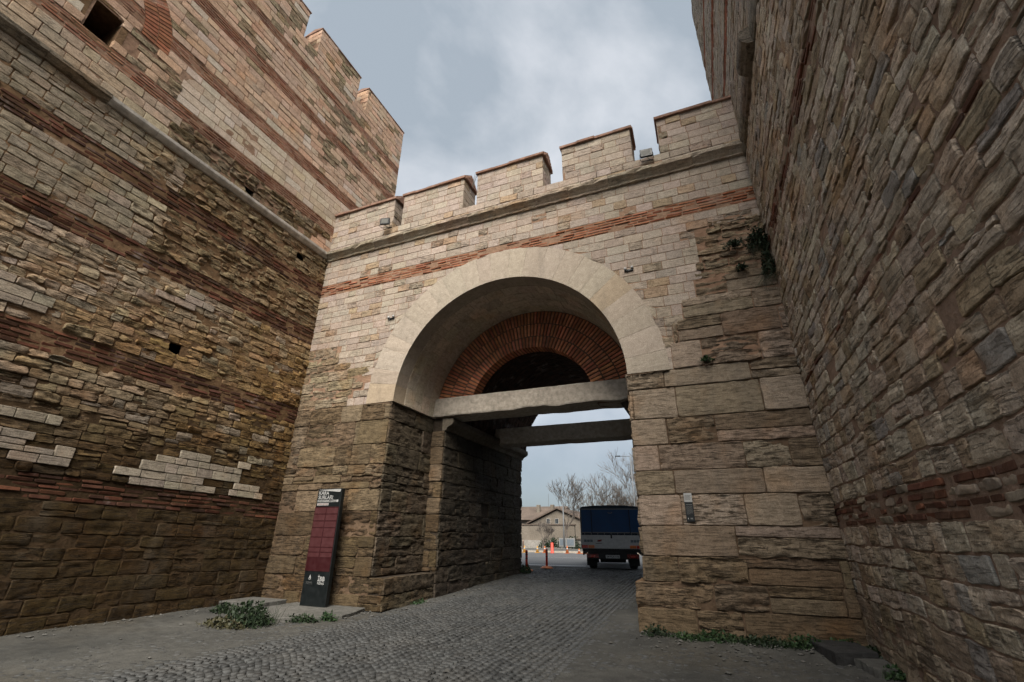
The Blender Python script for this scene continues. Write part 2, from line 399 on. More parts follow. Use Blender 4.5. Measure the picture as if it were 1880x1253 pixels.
class Wall:
    """stones and bricks on one plane; spec = (u0,u1,v0,v1,style,(r,g,b),age)"""
    def __init__(s, frame, warp=None, clip=None):
        s.fr = frame; s.sp = []; s.warp = warp; s.clip = clip
    def add(s, u0, u1, v0, v1, st, col, age): s.sp.append((u0, u1, v0, v1, st, col, age))
    def row(s, u0, u1, v0, v1, mean, var, fn, split=0.0):
        """lay one course; fn(uc,vc) -> (style,col,age) or None"""
        u = u0 - random.uniform(0, mean * 0.8)
        while u < u1:
            w = mean * random.uniform(1 - var, 1 + var)
            a, b = max(u, u0), min(u + w, u1); u += w
            if b - a < 0.07: continue
            if u1 - b < 0.09: b = u1; u = u1 + 1
            r = fn((a + b) / 2, (v0 + v1) / 2)
            if r is None: continue
            if split and random.random() < split and v1 - v0 > 0.16:
                m = v0 + (v1 - v0) * random.uniform(0.35, 0.65)
                r2 = fn((a + b) / 2, v1) or r
                s.add(a, b, v0, m, *r); s.add(a, b, m, v1, *r2)
            else: s.add(a, b, v0, v1, *r)
    def meshes(s):
        """yields (key, verts(K,n,3), faces(m,4), cols(K,4), area(K))"""
        groups = {}
        for sp in s.sp:
            u0, u1, v0, v1, st, col, age = sp
            cell = STY[st][8]; w = u1 - u0; h = v1 - v0
            ar, dist = px_area(s.fr, (u0 + u1) / 2, (v0 + v1) / 2, w, h)
            if cell == 0: n = (4, 4)
            else:
                c = max(cell * .8, 0.0034 * float(dist)) if ar > 0 else 0.12
                q = lambda L: min((4, 5, 6, 8, 10, 13, 17, 22, 28), key=lambda k: abs(k - (L / c + 3)))
                n = (q(w), q(h))
            groups.setdefault(n, []).append((sp, float(ar)))
        for (nu, nv), L in groups.items():
            Kn = len(L); A = np.array([[p[0][0], p[0][1], p[0][2], p[0][3]] for p in L], float)
            S = np.array([STY[p[0][4]] for p in L]); cols = np.array([p[0][5] + (p[0][6],) for p in L]); area = np.array([p[1] for p in L])
            old = np.array([p[0][6] for p in L])
            gap, wob, crn, p0, p1, bev, ra, sa = [S[:, i:i + 1] for i in range(8)]
            seed = RNG.integers(0, 100000, (Kn, 1)); off = RNG.uniform(0, 500, (Kn, 2))
            hw = (A[:, 1:2] - A[:, 0:1]) / 2 - gap; hv = (A[:, 3:4] - A[:, 2:3]) / 2 - gap
            uc = (A[:, 0:1] + A[:, 1:2]) / 2; vc = (A[:, 2:3] + A[:, 3:4]) / 2
            def axis(n, half):
                e = np.minimum(bev / half, 0.4); t = np.linspace(-1, 1, n - 2)[None, :]
                return np.concatenate([-np.ones((Kn, 1)), t * (1 - e), np.ones((Kn, 1))], 1)
            s1 = axis(nu, hw); t1 = axis(nv, hv)
            s2 = np.repeat(s1[:, None, :], nv, 1).reshape(Kn, -1); t2 = np.repeat(t1[:, :, None], nu, 2).reshape(Kn, -1)
            rc = np.minimum(crn, 0.35 * np.minimum(hw, hv)) * RNG.uniform(0.5, 1.2, (Kn, 1))
            u = uc + s2 * (hw - rc * np.abs(t2) ** 7); v = vc + t2 * (hv - rc * np.abs(s2) ** 7)
            f = 5.5
            u2 = u + wob * 2 * (vnoise(u * f + off[:, :1], v * f, seed) - 0.5); v2 = v + wob * 1.6 * (vnoise(u * f + off[:, 1:], v * f + 9, seed + 3) - 0.5)
            u2 = u2 + wob * 0.9 * (vnoise(u * 23 + off[:, 1:], v * 23, seed + 21) - 0.5); v2 = v2 + wob * 0.9 * (vnoise(u * 23 + off[:, :1], v * 23 + 5, seed + 22) - 0.5)
            edge = ((np.abs(s2) > 0.999) | (np.abs(t2) > 0.999))
            prot = p0 + (p1 - p0) * RNG.random((Kn, 1))
            tilt = RNG.normal(0, 1, (Kn, 2)) * np.clip(ra, 0, 0.02) * 0.5
            h = prot + tilt[:, :1] * s2 + tilt[:, 1:] * t2
            nse = fbm(u * 9 + off[:, :1], v * 11 + off[:, 1:], seed, 3) - 0.5
            h = h + nse * ra * 2.2
            st = fbm(u * 2.4 + off[:, 1:], v * 22 + off[:, :1], seed + 5, 3)
            sa = sa * old[:, None] ** 1.5
            h = h - sa * 1.5 * sstep(st, 0.50, 0.72) - sa * 0.9 * sstep(vnoise(u * 13 + off[:, :1], v * 30, seed + 8), 0.72, 0.95)
            # broken arrises
            dist_e = np.minimum((1 - np.abs(s2)) * hw, (1 - np.abs(t2)) * hv)
            chip = sstep(vnoise(u * 7 + 31 + off[:, :1], v * 7, seed + 11), 0.62, 0.85) * np.exp(-dist_e / 0.035)
            h = h - chip * (ra * 1.2 + sa)
            flush = np.where(S[:, 8:9] == 0, 0.0, np.where(S[:, 8:9] < 0.035, 0.12, 0.0))
            h = h - flush * np.maximum(h - 0.001, 0) * np.exp(-dist_e / 0.028)
            h = np.where(edge, h - bev * (1 - flush * .6), h)
            if s.clip is not None:
                u2, v2, keep = s.clip(u2, v2)
            else: keep = np.ones(Kn, bool)
            if s.warp is not None: v2 = v2 + s.warp(u2, v2)
            # ring that runs back into the mortar
            I = np.arange(nu * nv).reshape(nv, nu)
            ring = np.concatenate([I[0, :-1], I[:-1, -1], I[-1, :0:-1], I[:0:-1, 0]])
            ub, vb = u2[:, ring], v2[:, ring]; hb = np.full_like(ub, -0.08)
            # face, chamfer and sides keep vertices of their own so that the arrises stay crisp
            Uf = np.concatenate([u2, u2, ub, ub], 1); Vf = np.concatenate([v2, v2, vb, vb], 1); Hf = np.concatenate([h, h, h[:, ring], hb], 1)
            q = np.stack([I[:-1, :-1], I[:-1, 1:], I[1:, 1:], I[1:, :-1]], -1).reshape(-1, 4)
            rim = np.zeros((nv - 1, nu - 1), bool); rim[0] = rim[-1] = True; rim[:, 0] = rim[:, -1] = True; rim = rim.ravel()
            m = len(ring); k = np.arange(m); base = 2 * nu * nv
            side = np.stack([base + k, base + m + k, base + m + (k + 1) % m, base + (k + 1) % m], -1)
            F = np.concatenate([q[~rim], q[rim] + nu * nv, side])
            usedv, inv_ = np.unique(F, return_inverse=True); F = inv_.reshape(F.shape)
            P = s.fr.P(Uf[:, usedv], Vf[:, usedv], Hf[:, usedv])
            if np.dot(np.cross(s.fr.U, s.fr.V), s.fr.N) < 0: F = F[:, ::-1]
            yield P[keep], F, cols[keep], area[keep]
def emit(walls, parent, name, rest_name, mat, limit=300, used=None, min_px=25.0):
    """the largest become objects of their own, the others one joined part"""
    allg = []
    for w in walls:
        for P, F, c, a in w.meshes(): allg.append((P, F, c, a))
    areas = np.concatenate([g[3] for g in allg]) if allg else np.zeros(0)
    if len(areas) == 0: return 0
    thr = max(np.sort(areas)[-min(limit, len(areas))], min_px)
    n = 0; RV, RF, RC = [], {}, []; base = 0; Fs = []
    for P, F, c, a in allg:
        for i in range(len(P)):
            if a[i] >= thr and n < limit:
                o = P[i].mean(0)
                me = mesh_from(name, P[i] - o, F, mat, True, np.repeat(c[i:i + 1], len(P[i]), 0))
                link(name, me, parent, None, tuple(o)); n += 1
        rest = a < thr
        if rest.any():
            Q = P[rest]; k, nv = Q.shape[:2]
            RV.append(Q.reshape(-1, 3)); RC.append(np.repeat(c[rest], nv, 0))
            Fs.append((F[None] + (np.arange(k) * nv)[:, None, None]).reshape(-1, 4) + base); base += k * nv
    if RV:
        me = mesh_from(rest_name, np.concatenate(RV), np.concatenate(Fs), mat, True, np.concatenate(RC))
        tag(link(rest_name, me, parent), kind='stuff')
    return n

def jit(c, a=0.08, w=0.03):
    k = 1 + random.uniform(-a, a); return tuple(max(0.01, x * k * (1 + random.uniform(-w, w))) for x in c)
def lerp(a, b, t): return tuple(x + (y - x) * t for x, y in zip(a, b))
def rows(z0, z1, h, var=0.18):
    n = max(1, round((z1 - z0) / h)); w = [1 + random.uniform(-var, var) for _ in range(n)]; t = sum(w); z = [z0]
    for x in w: z.append(z[-1] + x / t * (z1 - z0))
    return list(zip(z[:-1], z[1:]))
CREAM = (0.475, 0.395, 0.33); SALMON = (0.70, 0.465, 0.33); OCHRE = (0.40, 0.258, 0.115); GREYB = (0.42, 0.375, 0.31); DUN = (0.30, 0.235, 0.165); WHITE = (0.55, 0.475, 0.405)
BRICK = (0.34, 0.125, 0.065); TAUPE = (0.57, 0.475, 0.37); BIGC = (0.40, 0.325, 0.255)

# ------------------------------------------------------------------ ground
def gz(x, y):
    y = np.asarray(y, float)
    return np.where(y < 0, 0.0, np.where(y < 9.5, 0.033 * y, 0.3135 - 0.0072 * np.minimum(y - 9.5, 60)))
def band_mask(x, y):
    """1 on the worn open setts in the middle of the lane, 0 where dust fills the joints"""
    c = -4.2 + 0 * y; hwid = 1.65 + 0.03 * np.clip(-y, 0, 6)
    d = np.abs(x - c) - hwid + 0.5 * (fbm(x * 0.7, y * 0.5, 5) - 0.5)
    return 1 - sstep(d, -0.45, 0.75)
xs = np.unique(np.concatenate([np.linspace(-11, 2.2, 150), np.linspace(-60, -11, 30), np.linspace(2.2, 60, 24), np.linspace(-700, -60, 9), np.linspace(60, 700, 9)]))
ys = np.unique(np.concatenate([np.linspace(-6.5, 11, 180), np.linspace(-40, -6.5, 20), np.linspace(11, 60, 40), np.linspace(60, 900, 12), np.linspace(-200, -40, 6)]))
GX, GY = np.meshgrid(xs, ys)
near = (GX > -11) & (GX < 2.2) & (GY > -7) & (GY < 11)
bump = (fbm(GX * 1.6, GY * 1.6, 3) - 0.5) * 0.035 + (fbm(GX * 7, GY * 7, 4) - 0.5) * 0.012
GZ = gz(GX, GY) + np.where(near, bump - 0.060 * band_mask(GX, GY) + 0.004, -0.01)
# earth heaped along the wall feet
GZ += np.where(near & (GX < -7.2) & (GY < 0.3), 0.05 * sstep(-GX, 8.0, 9.8), 0) + np.where(near & (GX > -1.4) & (GY < 0.2), 0.06 * sstep(GY, -0.9, -0.1), 0)
I = np.arange(GX.size).reshape(GX.shape)
GF = np.stack([I[:-1, :-1], I[:-1, 1:], I[1:, 1:], I[1:, :-1]], -1).reshape(-1, 4)
ground = link('ground', mesh_from('ground', np.stack([GX, GY, GZ], -1).reshape(-1, 3), GF, 'ground_dust', True))
tag(ground, kind='structure', label='dusty grey ground between the towers and under the gate')

# setts in small arcs
def dust_bump(x, y): return (fbm(x * 1.6, y * 1.6, 3) - 0.5) * 0.035 + (fbm(x * 7, y * 7, 4) - 0.5) * 0.012
def lay_cobbles():
    C = []
    pitch = 0.108
    for yi in np.arange(-6.2, 10.6, pitch):
        for xi in np.arange(-9.7, 1.6, pitch * 1.02):
            x = xi + random.uniform(-.012, .012)
            ph = ((x + 3.9) / 1.35) % 1.0
            y = yi + 0.42 * math.sin(math.pi * ph) + random.uniform(-.012, .012)
            if y > 0.1 and (x < -6.6 or x > -1.4): continue
            if x < -8.9 and y < -0.2 and random.random() < .5: continue
            if y < -6.2 or y > 10.6: continue
            C.append((x, y, random.uniform(0.043, 0.051), random.uniform(0.041, 0.049)))
    return np.array(C)
CB = lay_cobbles(); NC = len(CB)
msk = band_mask(CB[:, 0], CB[:, 1])
keepc = (msk > 0.15) | (fbm(CB[:, 0] * 0.8, CB[:, 1] * 0.8, 21) > 0.36)
CB = CB[keepc]; msk = msk[keepc]; NC = len(CB)
ang = np.linspace(0, 2 * np.pi, 8, endpoint=False)
sq = np.stack([np.cos(ang), np.sin(ang)], -1); sq = sq / np.max(np.abs(sq), 1)[:, None]
jr = RNG.uniform(0.90, 1.04, (NC, 8)) * np.array([1, .95] * 4); slope = 0.42 * math.pi / 1.35 * np.cos(np.pi * (((CB[:, 0] + 3.9) / 1.35) % 1.0))
ca, sa_ = np.cos(np.arctan(slope)), np.sin(np.arctan(slope))
lx = sq[None, :, 0] * CB[:, 2:3] * jr; ly = sq[None, :, 1] * CB[:, 3:4] * jr
ox = lx * ca[:, None] - ly * sa_[:, None]; oy = lx * sa_[:, None] + ly * ca[:, None]
top = gz(CB[:, 0], CB[:, 1]) + np.where(msk > 0.5, 0.006, 0.0) + RNG.normal(0, 0.003, NC) + 0.009 + dust_bump(CB[:, 0], CB[:, 1]) - 0.007 * (1 - msk)
tl = RNG.normal(0, 0.045, (NC, 2))
ringo = np.stack([CB[:, 0:1] + ox, CB[:, 1:2] + oy, np.repeat((top - 0.035)[:, None], 8, 1)], -1)
ringm = np.stack([CB[:, 0:1] + ox * .97, CB[:, 1:2] + oy * .97, (top - 0.006)[:, None] + tl[:, :1] * ox + tl[:, 1:] * oy], -1)
ringi = np.stack([CB[:, 0:1] + ox * .88, CB[:, 1:2] + oy * .88, (top)[:, None] + tl[:, :1] * ox + tl[:, 1:] * oy], -1)
CV = np.concatenate([ringo, ringm, ringi], 1)
k8 = np.arange(8); n8 = (k8 + 1) % 8
CF = np.concatenate([np.stack([k8, n8, n8 + 8, k8 + 8], -1), np.stack([k8 + 8, n8 + 8, n8 + 16, k8 + 16], -1), np.array([[16, 17, 18, 19], [16, 19, 20, 23], [20, 21, 22, 23]])])
ccol = np.repeat(np.array([[0.066, 0.068, 0.068, 0.3]]), NC, 0) * (1 + RNG.uniform(-0.38, 0.42, (NC, 1)) * (0.25 + 0.75 * msk[:, None])) * (1 + 0.12 * (1 - msk[:, None])); ccol[:, 3] = 0.3
fr_g = Frame((0, 0, 0), (1, 0, 0), (0, 1, 0), (0, 0, 1))
ca_, _d = px_area(fr_g, CB[:, 0], CB[:, 1], 0.1, 0.1); ca_ = np.where(msk > 0.5, ca_, ca_ * 0.3)
order = np.argsort(-ca_); pick = set(order[:300].tolist())
for i in order[:300]:
    o = CV[i].mean(0)
    link('cobble', mesh_from('cobble', CV[i] - o, CF, 'cobble', True, np.repeat(ccol[i:i + 1], 24, 0)), ground, None, tuple(o))
ri = order[300:]
me = mesh_from('cobbles', CV[ri].reshape(-1, 3), (CF[None] + (np.arange(len(ri)) * 24)[:, None, None]).reshape(-1, 4), 'cobble', True, np.repeat(ccol[ri], 24, 0))
tag(link('cobbles', me, ground), kind='stuff')

# ------------------------------------------------------------------ wall cores
def sheet(name, frame, u0, u1, v0, v1, cell, amp, mat, parent, seed=1, hole=None, h0=0.0):
    nu = max(2, int((u1 - u0) / cell)); nv = max(2, int((v1 - v0) / cell))
    U, V = np.meshgrid(np.linspace(u0, u1, nu + 1), np.linspace(v0, v1, nv + 1))
    H = h0 + (fbm(U * 2.2, V * 2.2, seed, 4) - 0.5) * amp * 2; H[:, 0] = H[:, -1] = h0; H[0] = h0; H[-1] = h0
    P = frame.P(U, V, H).reshape(-1, 3); I = np.arange(U.size).reshape(U.shape)
    F = np.stack([I[:-1, :-1], I[:-1, 1:], I[1:, 1:], I[1:, :-1]], -1).reshape(-1, 4)
    if hole is not None:
        uc = (U[:-1, :-1] + U[1:, 1:]).ravel() / 2; vc = (V[:-1, :-1] + V[1:, 1:]).ravel() / 2
        for hh in hole:
            k = ~((uc > hh[0]) & (uc < hh[1]) & (vc > hh[2]) & (vc < hh[3])); F, uc, vc = F[k], uc[k], vc[k]
    if np.dot(np.cross(frame.U, frame.V), frame.N) < 0: F = F[:, ::-1]
    return link(name, mesh_from(name, P, F, mat, True), parent)
XL, XR = -10.04, 1.80
ACX, ACZ, RI, RO = -4.06, 4.53, 2.86, 3.69

def arch_block(cx, zc, r, x0, x1, zt, y0, y1, n=40):
    ang = [math.pi * i / n for i in range(n + 1)]
    ang += [math.atan2(zt - zc, x1 - cx), math.atan2(zt - zc, x0 - cx)]; ang = sorted(set(ang))
    V = []; F = []
    for y in (y0, y1):
        for a in ang:
            c, s_ = math.cos(a), math.sin(a)
            t = min([k for k in ((x1 - cx) / c if c > 1e-6 else 1e9, (x0 - cx) / c if c < -1e-6 else 1e9, (zt - zc) / s_ if s_ > 1e-6 else 1e9)])
            V += [(cx + r * c, y, zc + r * s_), (cx + t * c, y, zc + t * s_)]
    m = len(ang)
    for i in range(m - 1):
        a, b = 2 * i, 2 * i + 2
        F += [(a, a + 1, b + 1, b), (2 * m + a, 2 * m + b, 2 * m + b + 1, 2 * m + a + 1), (a, b, 2 * m + b, 2 * m + a), (a + 1, 2 * m + a + 1, 2 * m + b + 1, b + 1)]
    return V, F

# ================================================================== GATE WALL
gate = tag(empty('gate_wall', (ACX, 0, 0)), 'battlemented stone gate wall with round arch between the two towers', 'gate wall')
gate_loc = Matrix.Translation((-ACX, 0, 0))
def gpar(o): o.parent = gate; o.matrix_parent_inverse = gate_loc; return o
class Par:  # parent wrapper so that world coordinates stay as written
    pass
def world_children(parent):
    inv = Matrix.Translation(-parent.location)
    for o in COL.objects:
        if o.parent is parent and o.matrix_parent_inverse == Matrix.Identity(4): o.matrix_parent_inverse = inv

core = MB()
MB().box(XL, -7.02, 0.0, 8.3, -0.4, ACZ).box(-1.20, XR, 0.0, 8.3, -0.4, ACZ).build('pier_core', 'mortar_pier', gate)
core.add(*arch_block(ACX, ACZ, RI + 0.02, XL, XR, 9.95, 0.0, 2.0))
core.build('wall_core', 'mortar_pink', gate)
MB().box(-7.02, -6.62, 2.0, 7.85, -0.4, ACZ).box(-7.02, -6.67, 0.02, 2.0, -0.4, 0.62).build('passage_core', 'passage_mortar', gate)
MB().box(-1.50, -1.20, 2.0, 8.3, -0.4, ACZ).build('passage_core', 'passage_mortar', gate)
MB().add(*arch_block(ACX, ACZ, 1.80, XL, XR, 9.5, 2.0, 2.38)).build('arch_backing', 'arch_mortar', gate)
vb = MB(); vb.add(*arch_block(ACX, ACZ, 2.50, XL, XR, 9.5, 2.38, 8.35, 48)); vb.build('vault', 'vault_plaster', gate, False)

fr_gate = Frame((0, 0, 0), (1, 0, 0), (0, 0, 1), (0, -1, 0))
def clip_arch(u, v):
    rc = RO - 0.012; du, dv = u - ACX, v - ACZ; d = np.hypot(du, dv); ins = (d < rc) & (v > ACZ - 0.03)
    keep = ins.mean(1) < 0.86
    k = np.where(ins, rc / np.maximum(d, 1e-3), 1.0)
    return np.where(ins, ACX + du * k, u), np.where(ins, ACZ + dv * k, v), keep
def warp_gate(u, v): return 0.012 * np.sin(u * 0.9 + v) * np.clip(1.2 - v / 9, 0, 1)
G = Wall(fr_gate, warp_gate, clip_arch); GB = Wall(fr_gate, warp_gate, clip_arch)
def f_new(u, v):
    r = random.random()
    if r < 0.07: return ('worn', jit((0.50, 0.38, 0.27)), 0.3)
    if r < 0.17: return ('worn', jit((0.45, 0.375, 0.305)), 0.5)
    if r < 0.20: return ('old', jit((0.40, 0.33, 0.26)), 0.9)
    return ('new', jit(lerp(CREAM, WHITE, random.random() * 0.7), 0.10), random.uniform(0.05, 0.25))
def f_big(u, v):
    c = lerp(BIGC, (0.27, 0.205, 0.145), random.random())
    if v < 1.2: c = lerp(c, (0.15, 0.105, 0.060), 0.75)  # browner foot courses, darkened further in colour to stand in for shade
    if random.random() < .16: return ('ruin', jit(lerp(c, (0.22, 0.165, 0.11), .6), .15), 1.0)
    return ('big', jit(c, 0.13), random.choice((.28, .35, .5, .75, 1.0, 1.0)))
def f_bigl(u, v):
    c = lerp((0.26, 0.195, 0.132), (0.165, 0.118, 0.07), random.random())
    if v < 2.0: c = lerp(c, (0.095, 0.064, 0.033), 0.75)  # brown lower stones, with low-down shade painted into their colour too
    if random.random() < .2: return ('ruin', jit(lerp(c, (0.13, 0.095, 0.06), .5), .15), 1.0)
    return ('big', jit(c, 0.12), random.choice((.35, .6, .85, 1.0)))
def f_oldg(u, v): return ('old', jit(lerp((0.40, 0.33, 0.235), (0.30, 0.225, 0.14), random.random()), 0.12), random.uniform(0.75, 1.0))
# right pier
zr = [0.0, 0.42, 0.80, 1.19, 1.67, 2.18, 2.60, 3.07, 3.57, 4.17, 4.53]
for i, (a, b) in enumerate(zip(zr[:-1], zr[1:])):
    x0 = -1.40 if b < 0.85 else -1.215
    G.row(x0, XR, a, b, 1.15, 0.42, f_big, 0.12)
zr2 = [(4.53, 5.08, -0.30), (5.08, 5.56, -0.22), (5.56, 5.99, 0.02), (5.99, 6.40, 0.32)]
for a, b, xb in zr2: G.row(xb, XR, a, b, 1.0, 0.4, f_big, 0.35)
for a, b in rows(6.40, 7.72, 0.16, 0.3): G.row(0.42 + (a - 6.4) * 0.2 + random.uniform(-.15, .15), XR, a, b, 0.55, 0.5, lambda u, v: ('ruin' if random.random() < .6 else 'old', jit(lerp(DUN, (0.40, 0.31, 0.21), random.random())), 0.95))
# left pier
zl = [0.0, 0.30, 0.63, 1.02, 1.44, 1.97, 2.46, 2.62, 2.80, 3.02, 3.51, 4.09, 4.53]
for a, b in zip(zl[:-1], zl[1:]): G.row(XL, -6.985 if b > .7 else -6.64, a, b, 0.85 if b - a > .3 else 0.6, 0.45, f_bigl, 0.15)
def xl_b(z): return -8.05 + 0.35 * math.sin(z * 5.1) - 0.9 * max(0, (z - 5.2))
for a, b in rows(4.53, 6.3, 0.25, 0.3): G.row(XL, max(XL + .3, xl_b(a)), a, b, 0.6, 0.4, f_oldg, 0.3)
for a, b in rows(4.53, 6.3, 0.205, 0.08):
    G.row(max(XL + .3, xl_b((a + b) / 2)), ACX - 1.0, a, b, 0.37, 0.35, f_new)
# right haunch, new stone
for a, b in rows(4.53, 6.40, 0.235, 0.08):
    xb = [x for (p, q, x) in zr2 if p <= (a + b) / 2 <= q][0]
    G.row(ACX + 1.5, xb, a, b, 0.42, 0.3, f_new)
for a, b in rows(6.30, 8.04, 0.200, 0.06): G.row(XL, ACX, a, b, 0.37, 0.3, f_new)
for a, b in rows(6.40, 8.04, 0.215, 0.06): G.row(ACX, (0.5 if b < 7.72 else XR), a, b, 0.40, 0.3, f_new)
for a, b in rows(8.42, 9.28, 0.205, 0.06): G.row(XL, XR, a, b, 0.38, 0.3, f_new)
# brick band
def f_brk(u, v):
    if random.random() < 0.10: return None
    return ('obrick', jit(lerp(BRICK, (0.42, 0.20, 0.12), random.random()), 0.2, 0.06), 0.5)
for a, b in rows(8.05, 8.41, 0.072, 0.05): GB.row(XL, XR, a, b, 0.30, 0.25, f_brk)
# parapet course between cornice and embrasure sills
MER = [(XL, -7.69), (-7.37, -5.30), (-4.87, -2.90), (-2.37, -0.57), (0.07, XR)]
for a, b in rows(9.56, 9.97, 0.2, 0.05): G.row(XL, XR, a, b, 0.40, 0.3, f_new)
# jamb of the outer arch on the left, plinth and passage wall
def f_jamb(u, v): return ('big', jit(lerp((0.11, 0.088, 0.062), (0.17, 0.135, 0.095), random.random()), .12), random.uniform(.6, 1))  # jamb stones darkened in colour: shade of the archway is painted in
fr_j = Frame((-7.0, 0, 0), (0, 1, 0), (0, 0, 1), (1, 0, 0))
J = Wall(fr_j)
for a, b in zip(zl[2:-1], zl[3:]):
    if b > 0.66: J.row(0.0, 2.0, max(a, 0.64), b, 0.8, 0.4, f_jamb, 0.1)
fr_pl = Frame((-6.65, 0, 0), (0, 1, 0), (0, 0, 1), (1, 0, 0))
PL = Wall(fr_pl)
for a, b in ((0.0, 0.30), (0.30, 0.63)): PL.row(-0.02, 2.0, a, b, 0.9, 0.3, f_jamb)
fr_p = Frame((-6.60, 0, 0), (0, 1, 0), (0, 0, 1), (1, 0, 0))
PW = Wall(fr_p)
zp = [0.0, 0.38, 0.74, 1.12, 1.55, 1.98, 2.38, 2.80, 3.25, 3.72, 4.16]
def f_pass(u, v):  # blackened passage stones; the passage's shade is painted into their colour
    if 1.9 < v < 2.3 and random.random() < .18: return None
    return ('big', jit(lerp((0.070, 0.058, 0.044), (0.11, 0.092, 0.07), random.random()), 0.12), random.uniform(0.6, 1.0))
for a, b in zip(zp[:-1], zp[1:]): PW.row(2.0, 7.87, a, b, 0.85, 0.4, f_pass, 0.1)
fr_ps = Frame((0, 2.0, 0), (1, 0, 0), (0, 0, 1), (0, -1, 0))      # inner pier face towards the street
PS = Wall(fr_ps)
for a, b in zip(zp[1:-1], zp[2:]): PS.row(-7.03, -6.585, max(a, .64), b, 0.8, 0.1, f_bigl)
fr_pe = Frame((0, 8.3, 0), (1, 0, 0), (0, 0, 1), (0, 1, 0))
fr_jr = Frame((-1.215, 0, 0), (0, 1, 0), (0, 0, 1), (-1, 0, 0))
JR = Wall(fr_jr)
for a, b in zip(zr[:-1], zr[1:]): JR.row(0.0, 2.0, a, b, 1.0, 0.3, f_big)
# foot of the right pier steps out towards the lane
MB().box(-1.40, -1.20, 0.02, 2.0, -0.3, 0.78).build('plinth_core', 'mortar_brown', gate)

# merlons
def merlon(x0, x1, first, last):
    m = MB().box(x0 + .02, x1 - .02, 0.0, 0.72, 9.6, 11.03).build('merlon', 'mortar_pink', gate)
    F = Wall(fr_gate); zz = rows(9.97, 11.03, 0.21, 0.04)
    for a, b in zz: F.row(x0, x1, a, b, 0.38, 0.3, f_new)
    S_ = Wall(Frame((x1 - 0.01, 0, 0), (0, 1, 0), (0, 0, 1), (1, 0, 0)))
    if not last:
        for a, b in zz: S_.row(0.0, 0.72, a, b, 0.36, 0.2, f_new)
    T_ = Wall(Frame((x0 + 0.01, 0, 0), (0, 1, 0), (0, 0, 1), (-1, 0, 0)))
    if not first:
        for a, b in zz: T_.row(0.0, 0.72, a, b, 0.36, 0.2, f_new)
    global n_gate
    n_gate += emit([F, S_, T_], m, 'stone', 'stonework', 'stone', 60, None, 60)
    # gabled coping of terracotta slabs, one after another along the merlon
    n = max(3, round((x1 - x0) / 0.45)); e0 = x0 if first else x0 - 0.04; e1 = x1 if last else x1 + 0.05
    for i in range(n):
        a = e0 + (e1 - e0) * i / n + 0.004; b = e0 + (e1 - e0) * (i + 1) / n - 0.004
        dz = random.uniform(-.014, .014); dy = random.uniform(-.018, .012)
        MB().prism([(-0.06 + dy, 11.028 + dz * .5), (-0.065 + dy, 11.09 + dz), (0.34, 11.42 + dz), (0.36, 11.42 + dz), (0.78, 11.09 + dz), (0.775, 11.035 + dz)], 'x', a, b).build('coping_slab', 'terracotta', m)
    # bricks in the gable end
    if not last:
        for k in range(5):
            y0 = 0.02 + k * 0.03
            z = 11.06 + k * 0.062
            yy = 0.36; hwid = 0.36 * (1 - k / 5.6)
            for s_ in (-1, 0):
                MB().box(e1 - .003, e1 + 0.012, yy + s_ * hwid + 0.008, yy + (s_ + 1) * hwid - 0.008, z, z + 0.048).build('brick', 'terracotta', m)
n_gate = 0
for i, (a, b) in enumerate(MER): merlon(a, b, i == 0, i == len(MER) - 1)
# cornice stones
def cornice(x0, x1, parent):
    n = round((x1 - x0) / 0.95); e = [x0 + (x1 - x0) * i / n + (random.uniform(-.15, .15) if 0 < i < n else 0) for i in range(n + 1)]
    for a, b in zip(e[:-1], e[1:]):
        k = random.uniform(-.012, .012)
        V = []; F = []
        prof = [(0.02, 9.28), (-0.06, 9.285), (-0.07, 9.33), (-0.14, 9.40), (-0.205, 9.45), (-0.215, 9.525), (-0.19, 9.545), (0.02, 9.565)]
        m = 6
        for j in range(m):
            x = a + 0.004 + (b - a - 0.008) * j / (m - 1)
            for q, (y, z) in enumerate(prof):
                c = 0 if q in (0, 7) else random.uniform(-.012, .012) - (0.03 if random.random() < .1 else 0) * (1 if q in (4, 5) else 0)
                V.append((x, y + k - c, z + c * 0.5))
        P = len(prof)
        for j in range(m - 1):
            for q in range(P): F.append((j * P + q, j * P + (q + 1) % P, (j + 1) * P + (q + 1) % P, (j + 1) * P + q))
        F += [tuple(range(P)), tuple((m - 1) * P + q for q in reversed(range(P)))]
        c = jit((0.54, 0.46, 0.36), 0.12) + (0.45,)
        me = mesh_from('cornice_stone', V, F, 'stone', False, np.repeat(np.array([c]), len(V), 0))
        link('cornice_stone', me, parent)
cornice(XL, XR, gate)

